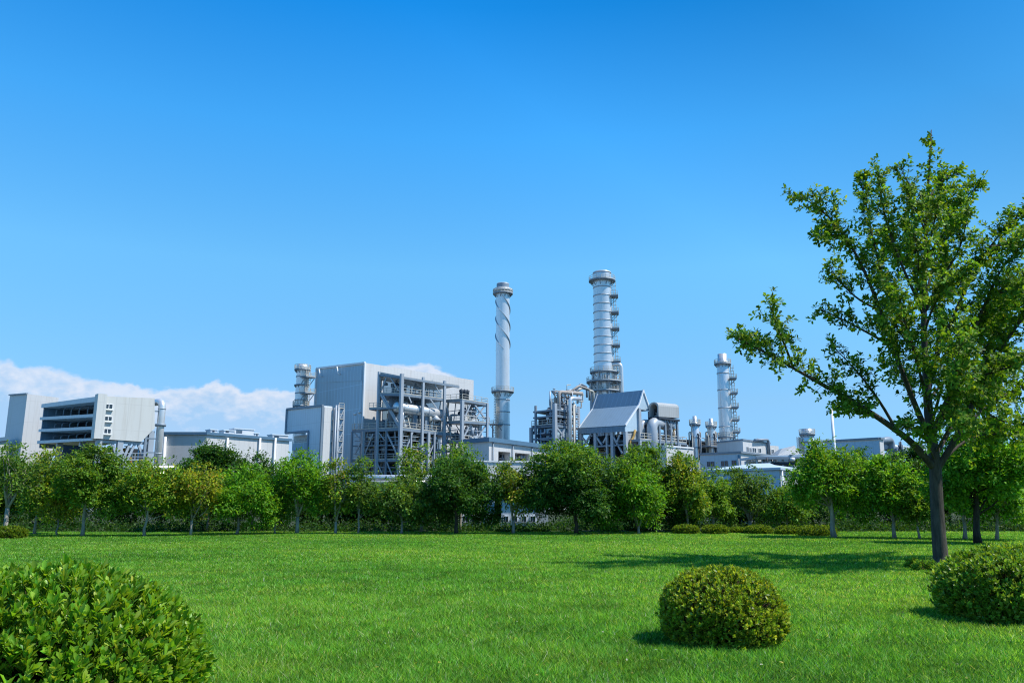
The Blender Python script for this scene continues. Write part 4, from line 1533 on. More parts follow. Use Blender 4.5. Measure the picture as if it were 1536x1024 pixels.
# ---- office buildings on the right
FO = Face(1111, 196, py=678)
FOl = FO.left()
of = thing('office_block', 'white flat roofed office block with shade tinted side and windows under the ladder chimney', 'building', FO.o)
zO = FO.uz(1111, 677.5)[1]
sO, zO2 = FO.uz(1166, 684)
sOl, zOl = FOl.uz(1049.5, 680.5)
mb = MB()
block(mb, FO, sO, -sOl, zO - .3, zO2 - .3, zOl - .3)
mb.build('wall', 'white_cladding', of)
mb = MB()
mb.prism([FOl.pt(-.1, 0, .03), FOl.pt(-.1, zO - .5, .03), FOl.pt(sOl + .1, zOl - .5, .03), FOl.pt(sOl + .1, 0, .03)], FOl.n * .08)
mb.build('shade_tinted_wall', 'pale_blue_wall', of)  # blue of the shaded side is put into its colour
mb = MB()
vv = -FOl.u
b = [FO.o - FO.u * .4 - vv * .4, FO.o + FO.u * sO - vv * .4, FO.o + FO.u * sO + vv * (-sOl), FO.o - FO.u * .4 + vv * (-sOl)]
zz = [zO, zO2, zO2 + zOl - zO, zOl]
mb.hexa([Vector((p.x, p.y, z - .3)) for p, z in zip(b, zz)], [Vector((p.x, p.y, z + .15)) for p, z in zip(b, zz)])
mb.build('roof', 'steel_paint', of)
for a, b in (((1061, 692.5), (1065.3, 699)), ((1066.5, 692.3), (1071.5, 699)), ((1082, 691.5), (1086.2, 698.5)), ((1087.4, 691.3), (1092, 698)), ((1098, 690.6), (1104.5, 696.5))):
    window(FOl, a, b, of, .11, 'steel_paint', False)
for a, b in (((1119, 688.5), (1126, 693)), ((1127.5, 689), (1134.5, 693.5))):
    window(FO, a, b, of, 0, 'steel_paint', False)
s, z = FOl.uz(1108.5, 682)
run([FOl.pt(s, 0, .3), FOl.pt(s, z, .3)], .2, of, 'steel_paint', 'downpipe', n=8)

FV = Face(1114, 216, py=660)
FVl = FV.left()
ub = thing('upper_office', 'white office storey with dark windows and a roof pipe, beside the ladder chimney base', 'building', FV.o)
zV = FV.uz(1114, 659)[1]
sV, zV2 = FV.uz(1155, 664.5)
mb = MB()
block(mb, FV, sV, 8, zV, zV2, zV - .3)
mb.build('wall', 'white_cladding', ub)
mb = MB()
face_box(mb, FV, sV + .002, sV + 5, 0, FV.uz(1160, 668)[1], -6, -.2)
mb.build('annex', 'white_cladding', ub)
mb = MB()
mb.beam(FV.pt(0, zV, 0), FV.pt(sV, zV2, 0), .4, .4)
mb.beam(FV.pt(0, zV, 0), FVl.pt(-8, zV - .3, 0), .4, .4)
mb.build('coping', 'steel_paint', ub)
for a, b in (((1119.5, 670), (1122.7, 677.5)), ((1124, 671.5), (1127, 678)), ((1128.5, 671.5), (1134, 678.5)), ((1137, 672.5), (1141.5, 679)), ((1149.5, 675), (1152, 681))):
    window(FV, a, b, ub, 0, 'white_trim', False)
window(FV, (1157, 674), (1160.5, 681), ub, -.2, 'white_trim', False)
run([FV.px(1132, 660, .5), FV.px(1152.5, 659.3, .5), FV.pt(FV.uz(1152.5, 660, .5)[0], FV.uz(1152, 682)[1], .5)], .4, ub, 'steel_paint', 'pipe', .9, 10)
run([FV.px(1136, 660, .5), FV.px(1136, 657, .5)], .12, ub, 'steel_paint', 'vent_pipe', n=6)

# big shed in front
FX = Face(1169, 112, py=705)
FXl = FX.left()
bs = thing('blue_shed', 'broad shed with shade tinted gable and low pitched pale blue roof behind the clipped hedge balls', 'building', FX.o)
zX = FX.uz(1169, 702)[1]
sX, zX2 = FX.uz(1225, 707.5)
sXl, zXl = FXl.uz(1063, 703.5)
mb = MB()
block(mb, FX, sX, -sXl, zX - .2, zX2 - .2, zX - .2)
mb.build('wall', 'white_cladding', bs)
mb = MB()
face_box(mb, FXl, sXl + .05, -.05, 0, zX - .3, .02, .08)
mb.build('gable_wall', 'pale_blue_wall', bs)  # the gable's blue is shade put into the wall colour
mb = MB()
vv = -FXl.u
ridge_z = FXl.uz(1152, 693.5, -4)[1]
e = .45
P = lambda a, b, z: Vector(((FX.o + FX.u * a + vv * b).x, (FX.o + FX.u * a + vv * b).y, z))
pa = [P(-e, -e, zX - .15), P(-e, -sXl + e, zX - .1), P(5, -sXl + e, ridge_z - .2), P(sX, -sXl, ridge_z - .5), P(sX, -e, zX2 - .1)]
pk = P(4.5, -sXl * .22, ridge_z)
mb.hexa([P(-e, -e, zX - .22), P(sX, -e, zX2 - .22), P(sX, -sXl + e, zX2 - .22), P(-e, -sXl + e, zX - .22)],
        [P(-e, -e, zX + .1), P(sX, -e, zX2 + .1), P(sX, -sXl + e, zX2 + .1), P(-e, -sXl + e, zX + .1)])
o = len(mb.v)
vs = [P(-e, -e, zX + .104), P(sX, -e, zX2 + .104), P(sX, -sXl + e, zX2 + .104), P(-e, -sXl + e, zX + .104), P(5.5, 4.5, ridge_z), P(sX - 3, 5, ridge_z - .2), P(sX - 3, -sXl - 4, ridge_z - .2), P(5.5, -sXl - 4, ridge_z)]
mb.add(vs, [(0, 1, 5, 4), (1, 2, 6, 5), (2, 3, 7, 6), (3, 0, 4, 7), (4, 5, 6, 7)])
mb.build('roof', 'pale_blue_roof', bs)
s0, z0 = FXl.uz(1144, 713)
s1, z1 = FXl.uz(1165, 745)
mb = MB()
face_box(mb, FXl, s0, s1, 0, z0, .08, .14)
dr = mb.build('door', 'pale_blue_roof', bs)
mb = MB()
for a, b in (((1157, 714), (1159.5, 726)), ((1162, 714), (1159.5, 726))):
    mb.beam(FXl.px(*a, .17), FXl.px(*b, .17), .14, .05)
mb.build('door_mark', 'steel_paint', dr)
run([FX.pt(.25, 0, .25), FX.pt(.25, zX - .3, .25)], .14, bs, 'white_trim', 'downpipe', n=8)
window(FX, (1179, 710.5), (1183.5, 718), bs, 0, 'white_trim', False)
mb = MB()
zc_ = FXl.uz(1124, 694, -2)[1]
mb.tube([FXl.px(1124, 702, -1), FXl.px(1124, 697, -1)], .12, 8)
mb.build('vent_pipe', 'steel_paint', bs)

# roofs and tanks between office and shed
FY = Face(1120, 165, py=690)
ry = thing('lean_roof', 'flat pale roof edge with pipes under it between office block and blue shed', 'canopy', FY.o)
fr_save, fr = fr, ry
za = FY.uz(1120, 692)[1]
sYl = 30
FY2 = Face(1134, 160, yaw=6, py=690)
sy, zy = FY2.uz(1215, 681)
deck([FY2.pt(0, FY2.uz(1134, 684)[1]), FY2.pt(sy, zy), FY2.pt(sy, zy, -8), FY2.pt(0, FY2.uz(1134, 684)[1], -8)], ry, .5, 'pale_blue_roof', 'roof')
bar(FY2.pt(0, zy - .8, .1), FY2.pt(sy, zy - .8, .1), .5, ry, 'steel_paint', 'beam')
for k in range(7):
    s = .3 + (sy - .6) * k / 6
    bar(FY2.pt(s, 0, -.3), FY2.pt(s, zy - .5, -.3), .3, ry, 'pale_steel', 'column')
clutter(FY2, .5, sy - .5, zy - 3.4, zy - .7, -3, .6, 22, 81, ry, ('pale_steel', 'white_gear', 'steel_paint', 'dark_steel'), .3)
mb = MB()
face_box(mb, FY2, 0, sy, 0, zy - 1.2, -6, -5.6)
mb.build('rear_wall', 'grey_cladding', ry)
fr = fr_save
FZ = Face(1166, 205, py=680)
dm = thing('dark_hip_roof', 'dark grey hipped roof housing showing between upper office and squat chimney', 'building', FZ.o)
z0 = FZ.uz(1166, 685)[1]
A, B, C_, D_ = at(1166, 683, 205), at(1201, 683, 205), at(1173, 672.5, 209), at(1192, 668, 209)
mb = MB()
mb.hexa([Vector((A.x, A.y, 0)), Vector((B.x, B.y, 0)), Vector((B.x, B.y + 9, 0)), Vector((A.x, A.y + 9, 0))], [Vector((A.x, A.y, A.z)), Vector((B.x, B.y, A.z)), Vector((B.x, B.y + 9, A.z)), Vector((A.x, A.y + 9, A.z))])
mb.build('wall', 'zinc_cladding', dm)
mb = MB()
zt = A.z + .01
mb.add([Vector((A.x, A.y - .2, zt)), Vector((B.x, B.y - .2, zt)), Vector((B.x, B.y + 9, zt)), Vector((A.x, A.y + 9, zt)), C_, D_, D_ + Vector((0, 2, 0)), C_ + Vector((0, 2, 0))],
       [(0, 1, 5, 4), (1, 2, 6, 5), (2, 3, 7, 6), (3, 0, 4, 7), (4, 5, 6, 7), (3, 2, 1, 0)])
mb.build('roof', 'zinc_cladding', dm)

t, c, zr, rr, rad = stack('squat_chimney', 'squat wide silver chimney with round walkway showing low above the trees', 1213.5, 215, [(643, 8.0), (647, 8.2), (648, 9), (690, 9.4)], 690, [(650.5, 11.5, True), (662, 11, False)], (655, 672), (190, 690, 655, ()), n=28)
run([Vector((c.x, c.y - 1, zr(663))), Vector((c.x + 9, c.y - 1, zr(661))), Vector((c.x + 9, c.y - 1, 4))], .45, t, 'aluminium', 'side_pipe', 1, 9)

FR_ = Face(1319, 160, py=658)
FRl = FR_.left()
rbk = thing('far_block', 'plain shade tinted block with white end behind the lamp mast', 'building', FR_.o)
zR_ = FR_.uz(1319, 657)[1]
sR_ = FR_.uz(1325, 659)[0]
sRl = FRl.uz(1236, 659)[0]
mb = MB()
block(mb, FR_, sR_, -sRl, zR_ - .2, zR_ - .2, zR_ - .2)
mb.build('wall', 'white_cladding', rbk)
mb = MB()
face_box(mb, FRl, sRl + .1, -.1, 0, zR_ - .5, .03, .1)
mb.build('shade_tinted_wall', 'pale_blue_wall', rbk)  # same wall as the end, its shade painted in as pale blue
mb = MB()
mb.beam(FRl.pt(sRl, zR_, .1), FRl.pt(0, zR_, .1), .4, .4)
mb.beam(FR_.pt(0, zR_, .1), FR_.pt(sR_, zR_, .1), .4, .4)
mb.build('coping', 'steel_paint', rbk)
FRp = Face(1322, 172, py=660)
pr_ = thing('pipe_gantry', 'dark pipework with bent ducts beside the white end of the shade tinted block', 'process frame', FRp.o)
fr_save, fr = fr, pr_
zz1, zz0 = FRp.uz(1324, 656)[1], FRp.uz(1324, 690)[1]
ss = FRp.uz(1400, 660)[0]
for k in range(5):
    bar(FRp.pt(ss * k / 4, 0), FRp.pt(ss * k / 4, zz1 - 2), .4, pr_, 'steel_paint', 'column')
deck([FRp.pt(0, zz1 - 3.2), FRp.pt(ss, zz1 - 3.2), FRp.pt(ss, zz1 - 3.2, -4), FRp.pt(0, zz1 - 3.2, -4)], pr_, .4, 'dark_steel')
run([FRp.pt(0, zz1 - 1, -1), FRp.pt(ss * .25, zz1, -1), FRp.pt(ss * .25, zz1 - 5, -1)], .8, pr_, 'steel_paint', 'bent_duct', 1.5, 12)
run([FRp.pt(ss * .2, zz1 - 1.6, -2), FRp.pt(ss, zz1 - 1.6, -2)], .7, pr_, 'pale_steel', 'pipe', 1.5, 12)
clutter(FRp, .3, ss, zz1 - 6, zz1 - .4, -3, .4, 16, 91, pr_, ('dark_steel', 'steel_paint', 'pale_steel'), .35)
fr = fr_save

# lamp mast
p = at(1253, 690, 105)
mz = at(1253, 612.5, 105).z
ms = thing('lamp_mast', 'thin white mast with a level arm showing above the trees', 'mast', (p.x, p.y, 0))
mb = MB()
mb.tube([Vector((p.x, p.y, 0)), Vector((p.x, p.y, mz))], [.26, .17], 12)
mb.build('pole', 'white_trim', ms)
arm = at(1291, 615, 105).x - p.x
za = at(1270, 616, 105).z
mb = MB()
mb.beam(Vector((p.x, p.y, za)), Vector((p.x + arm, p.y, za)), .11)
mb.beam(Vector((p.x - .25, p.y, za)), Vector((p.x, p.y, za)), .2)
mb.build('arm', 'white_trim', ms)
mb = MB()
face_ = Vector((p.x + arm - .7, p.y, za - .14))
mb.beam(face_, face_ + Vector((.9, 0, 0)), .4, .16)
mb.build('lamp', 'white_gear', ms)

# ---- pipe racks just over the tree tops
for nm, lab, pa, pb, Y, ys, hw in (('pipe_rack', 'pipe rack with two fat silver pipes below the process frame', 515, 660, 150, ((716, 4.2), (722.5, 3.0)), 1),
                                   ('pipe_rack', 'pipe rack with one fat silver pipe under the louvred building', 60, 262, 140, ((702, 4.0), (710, 2.5)), 1)):
    A, B = at(pa, ys[0][0], Y), at(pb, ys[0][0], Y)
    t = thing(nm, lab, 'pipe rack', (A.x, A.y, 0))
    zlow = 0
    for py, h in ys:
        a, b = at(pa, py, Y), at(pb, py, Y)
        r0 = h * mpp(a)
        o = Vector((0, 1.2 * (py - ys[0][0]) / 7, 0))
        run([a + o, b + o], r0, t, 'aluminium', 'pipe', n=14)
        zlow = a.z - r0
    for k in range(7):
        x = A.x + (B.x - A.x) * (k + .3) / 7
        for dy in (-.8, 2.4):
            bar(Vector((x, A.y + dy, 0)), Vector((x, A.y + dy, zlow + (.3 if dy < 0 else 1.6))), .3, t, 'pale_steel', 'post')
        bar(Vector((x, A.y - 1, zlow - .1)), Vector((x, A.y + 2.6, zlow - .1)), .28, t, 'pale_steel', 'beam')

# ---- cabins seen under the tree crowns
for px0, px1, col_, lab, win in ((690, 722, 'white_cladding', 'white site cabin glimpsed under the tree crowns', 2), (724, 741, 'blue_cladding', 'small blue site cabin between the white and the grey one', 1),
                                 (752, 806, 'grey_cladding', 'long grey site cabin with windows under the tree crowns', 4), (807, 822, 'cream_cladding', 'small beige site cabin at the end of the grey one', 0)):
    F = Face(px0, 53, yaw=0, py=790)
    s, z = F.uz(px1, 762)
    t = thing('site_cabin', lab, 'cabin', F.o, 'site cabins behind the trees')
    mb = MB()
    face_box(mb, F, 0, s, 0, 2.1, -2.4, 0)
    mb.build('wall', col_, t)
    mb = MB()
    face_box(mb, F, -.1, s + .1, 2.1, 2.22, -2.5, .15)
    mb.build('roof', 'steel_paint', t)
    for k in range(win):
        a = px0 + (px1 - px0) * (k + .25) / win
        b = px0 + (px1 - px0) * (k + .75) / win
        window(F, (a, 774), (b, 782), t, 0, 'white_trim', False)
F = Face(1015, 62, yaw=0, py=785)
s = F.uz(1225, 780)[0]
bw = thing('boundary_wall', 'long white boundary wall with dark gaps behind the clipped hedge balls', 'wall', F.o)
mb = MB()
face_box(mb, F, 0, s, 0, .95, -.25, 0)
mb.build('wall_panel', 'white_cladding', bw)
mb = MB()
face_box(mb, F, -.1, s + .1, .95, 1.05, -.3, .06)
mb.build('coping', 'white_trim', bw)
for k in range(9):
    x = s * (k + .5) / 9
    mb = MB()
    face_box(mb, F, x - .35, x + .35, .25, .8, .0, .03)
    mb.build('opening', 'dark_cladding', bw)


# ================================================================== GROUND AND GREENERY
def sheet(name, x0, x1, y0, y1, z, m, nx=1, ny=1):
    mb = MB()
    mb.add([(x0, y0, z), (x1, y0, z), (x1, y1, z), (x0, y1, z)], [(0, 1, 2, 3)])
    o = mb.build(name, m)
    o['kind'] = 'structure'
    return o


def soil(name, c1, c2, scale):
    m, nt, b = mat(name)
    geo = node(nt, 'ShaderNodeNewGeometry')
    n1 = node(nt, 'ShaderNodeTexNoise')
    n1.inputs['Scale'].default_value = scale
    n1.inputs['Detail'].default_value = 9
    n1.inputs['Roughness'].default_value = .7
    link(nt, geo.outputs['Position'], n1.inputs['Vector'])
    cr = node(nt, 'ShaderNodeValToRGB')
    cr.color_ramp.elements[0].position = .35
    cr.color_ramp.elements[1].position = .65
    cr.color_ramp.elements[0].color = (*c1, 1)
    cr.color_ramp.elements[1].color = (*c2, 1)
    link(nt, n1.outputs['Fac'], cr.inputs[0])
    link(nt, cr.outputs[0], b.inputs['Base Color'])
    b.inputs['Roughness'].default_value = .95
    b.inputs['Specular IOR Level'].default_value = .1
    MATS[name] = m


soil('lawn_soil', (.05, .115, .012), (.095, .20, .02), 2.2)
soil('yard_ground', (.03, .042, .02), (.065, .075, .04), .6)
LAWN_END = 47.5
sheet('ground', -1500, 1500, -60, 3000, -.004, 'yard_ground')
sheet('lawn', -70, 75, -12, LAWN_END, 0, 'lawn_soil')

QUAD = (np.array([(0, 0, 0), (.45, .5, .10), (1, 0, 0), (.45, -.5, .10)]), np.array([(0, 1, 2, 3)]))
OBOV = (np.array([(0, 0, 0), (.55, 0, -.02), (1, 0, -.10), (.38, .30, .06), (.78, .46, .02), (.38, -.30, .06), (.78, -.46, .02)]),
        np.array([(0, 1, 3), (1, 4, 3), (1, 2, 4), (0, 5, 1), (1, 5, 6), (1, 6, 2)]))


def unit(a):
    return a / np.maximum(np.linalg.norm(a, axis=1, keepdims=True), 1e-9)


def leaf_arrays(cen, dirs, nrm, ln, wd, cols, tmpl):
    T, Fc = tmpl
    d = unit(dirs)
    s = unit(np.cross(nrm, d))
    n = np.cross(d, s)
    K = len(T)
    v = cen[:, None, :] + d[:, None, :] * (T[None, :, 0:1] * ln[:, None, None]) + s[:, None, :] * (T[None, :, 1:2] * wd[:, None, None]) + n[:, None, :] * (T[None, :, 2:3] * ln[:, None, None])
    N = len(cen)
    f = Fc[None] + (np.arange(N) * K)[:, None, None]
    return v.reshape(-1, 3), f.reshape(-1, Fc.shape[1]), np.repeat(cols, K, axis=0)


def leaf_colours(rs, n, pal, jit=.22):
    """pal: list of (rgb, weight)"""
    w = np.array([p[1] for p in pal], float)
    i = rs.choice(len(pal), n, p=w / w.sum())
    c = np.array([p[0] for p in pal])[i]
    g = 1 + rs.normal(0, jit, (n, 1))
    c = c * np.clip(g, .45, 1.7)
    c[:, 0] *= np.clip(1 + rs.normal(0, .15, n), .6, 1.5)
    return np.clip(c, .005, .6)


PAL = {
    'dark': [((0.039, 0.114, 0.021), 6), ((0.061, 0.156, 0.025), 4), ((0.093, 0.200, 0.034), 1.5)],
    'mid': [((0.098, 0.211, 0.025), 5), ((0.144, 0.273, 0.030), 5), ((0.201, 0.336, 0.037), 2)],
    'bright': [((0.124, 0.296, 0.022), 5), ((0.179, 0.376, 0.029), 5), ((0.069, 0.188, 0.022), 2)],
    'yellow': [((0.164, 0.289, 0.027), 5), ((0.248, 0.371, 0.037), 4), ((0.083, 0.179, 0.025), 3), ((0.400, 0.411, 0.050), 1)],
    'olive': [((0.110, 0.211, 0.036), 5), ((0.154, 0.263, 0.048), 4), ((0.061, 0.132, 0.026), 3)],
    'autumn': [((0.297, 0.381, 0.030), 3), ((0.201, 0.282, 0.030), 5), ((0.332, 0.363, 0.042), 4), ((0.308, 0.215, 0.048), 1.2), ((0.095, 0.175, 0.024), 3)],
    'main': [((0.126, 0.246, 0.023), 5), ((0.176, 0.308, 0.031), 4), ((0.067, 0.150, 0.018), 3), ((0.244, 0.352, 0.041), 1)],
}


def limb_tube(mb, pts, r0, r1, n=7):
    k = len(pts)
    mb.tube(pts, [r0 + (r1 - r0) * i / (k - 1) for i in range(k)], n)


def broadleaf(name, label, px, base_py, L, Rr, top, bot, pal, seed, Y=None, dens=1.0, leaf=.17, stems=1, bk='bark_grey', tr=.085, loose=.0, accent=None, group='trees along the far edge of the lawn', nlobe=10):
    rs = np.random.RandomState(seed)
    rd = random.Random(seed)
    g = ground(px, base_py) if Y is None else at(px, base_py, Y)
    Yb = g.y
    base = Vector((g.x, Yb, 0))
    t = thing(name, label, 'tree', base, group)
    m = mpp(at(px, (top + bot) / 2, Yb))
    cx = ((L + Rr) / 2 - px) * m
    a = (Rr - L) / 2 * m * 1.06
    zt, zb = at(px, top, Yb).z, max(at(px, bot + (6 if bot < 780 else 0), Yb).z, .3)
    zc, hc = (zt + zb) / 2, (zt - zb) / 2
    # lobes
    lob = []
    for i in range(nlobe):
        q = (i + .5) / nlobe
        z = -0.72 + 1.5 * q
        env = math.sqrt(max(.10, 1 - (z * .92) ** 2)) * (1.0 if z < .1 else 1 - .28 * z)
        ang = i * 2.4 + rd.uniform(-.5, .5)
        rr_ = env * a * rd.uniform(.42, .86)
        rad_ = a * rd.uniform(.26, .56) * (.75 + .25 * env)
        lob.append((cx + math.cos(ang) * rr_, math.sin(ang) * rr_ * .9, zc + z * hc * .86, rad_))
    lob.append((cx, 0, zc, a * .55))
    lob.append((cx + rd.uniform(-.3, .3) * a, 0, zt - a * .2, a * .24))
    lob.append((cx + rd.uniform(-.5, .5) * a, 0, zt - a * .5, a * .26))
    lob.append((cx + rd.choice((-1, 1)) * a * rd.uniform(.6, .85), 0, zb + hc * rd.uniform(.2, .8), a * .34))
    lob = np.array(lob)
    vol = (lob[:, 3] ** 2)
    ncl = int(205 * dens * max(.6, (a / 1.2)) * max(.7, hc / 1.5))
    li = rs.choice(len(lob), ncl, p=vol / vol.sum())
    dv = unit(rs.normal(0, 1, (ncl, 3)) + np.array([0, 0, .25]))
    rr_ = lob[li, 3] * np.clip(rs.uniform(0, 1, ncl) ** .38, .2, 1) * (1 + loose * rs.uniform(0, 1, ncl))
    cc = lob[li, :3] + dv * rr_[:, None] * np.array([1, 1, .9])
    keep = (cc[:, 2] > zb - .1)
    cc, dv = cc[keep], dv[keep]
    # loose sprigs that break the outline
    ns = int(44 * (1 + loose))
    an = rs.uniform(0, 2 * math.pi, ns)
    zs = 1.1 - 1.5 * rs.uniform(0, 1, ns) ** 1.5
    env = np.sqrt(np.clip(1 - (zs * .9) ** 2, .05, 1)) * rs.uniform(.8, 1.2, ns)
    sp = np.stack([cx + np.cos(an) * env * a * rs.uniform(.85, 1.08, ns), np.sin(an) * env * a, zc + zs * hc * 1.0], 1)
    cc = np.concatenate([cc, sp])
    dv = np.concatenate([dv, unit(np.stack([np.cos(an), np.sin(an), rs.uniform(.2, 1, ns)], 1))])
    per = rs.randint(20, 40, len(cc))
    per[-ns:] = rs.randint(6, 12, ns)
    idx = np.repeat(np.arange(len(cc)), per)
    n = len(idx)
    spread = np.where(idx >= len(cc) - ns, .10, .135)
    cen = cc[idx] + rs.normal(0, 1, (n, 3)) * spread[:, None] * np.array([1.15, 1.15, .8])
    dirs = unit(dv[idx] * .7 + rs.normal(0, .75, (n, 3)) + np.array([0, 0, -.15]))
    nrm = unit(np.array([0, 0, 1.0]) + dv[idx] * .55 + rs.normal(0, .42, (n, 3)))
    ln = leaf * rs.uniform(.6, 1.25, n)
    cols = leaf_colours(rs, n, PAL[pal])
    tone = 1 + rs.normal(0, .14, (len(cc), 1))
    cols = cols * np.clip(tone[idx], .6, 1.4)
    if accent:
        am = rs.uniform(0, 1, n) < np.clip((cen[:, 2] - zc) / hc * .9, 0, .8)
        cols[am] = leaf_colours(rs, int(am.sum()), PAL[accent])
    v, f, vc = leaf_arrays(cen, dirs, nrm, ln, ln * rs.uniform(.42, .6, n), cols, QUAD)
    np_object('crown', v, f, 'leaf', t, vc)
    # trunk and limbs
    mb = MB()
    zf = max(zb + .1 * hc, .45 * zb + .3)
    tops = []
    if stems == 1:
        pts = [base + Vector((cx * q ** 1.3 * .6 + rd.uniform(-.05, .05) * (q > 0), rd.uniform(-.05, .05), (zt * .80) * q)) for q in (0, .12, .25, .4, .6, .8, 1)]
        tr *= .82
        rads = [tr * 1.4, tr, tr * .92, tr * .8, tr * .55, tr * .35, tr * .12]
        mb.tube(pts, rads, 9)
        tops = [pts[2], pts[3], pts[4]]
    else:
        fork = base + Vector((0, 0, zf * .75))
        mb.tube([base, base + Vector((.01, 0, zf * .3)), fork], [tr * 1.25, tr, tr * .95], 9)
        for k in range(stems):
            an_ = 2 * math.pi * k / stems + rd.uniform(-.3, .3)
            e = base + Vector((cx + math.cos(an_) * a * .45, math.sin(an_) * a * .4, zt * .86))
            m1 = fork.lerp(e, .35) + Vector((math.cos(an_) * a * .08, 0, 0))
            mb.tube([fork - Vector((0, 0, .05)), m1, fork.lerp(e, .7), e], [tr * .7, tr * .5, tr * .33, tr * .1], 7)
            tops += [m1, fork.lerp(e, .2)]
    for i in range(min(len(lob), 12)):
        e = base + Vector(lob[i, :3])
        s = tops[i % len(tops)]
        if e.z < s.z:
            s = Vector((s.x, s.y, max(zf * .8, e.z - .5)))
        m1 = s.lerp(e, .5) + Vector((0, 0, -.08))
        mb.tube([s, m1, e], [tr * .38, tr * .25, tr * .08], 5)
        for k in range(4):
            q = cc[rs.randint(len(cc))]
            q = base + Vector(q)
            if (q - e).length < a * 1.1:
                mb.tube([m1.lerp(e, .5), m1.lerp(q, .6), q], [tr * .14, tr * .1, tr * .04], 4)
    mb.build('trunk', bk, t)
    return t


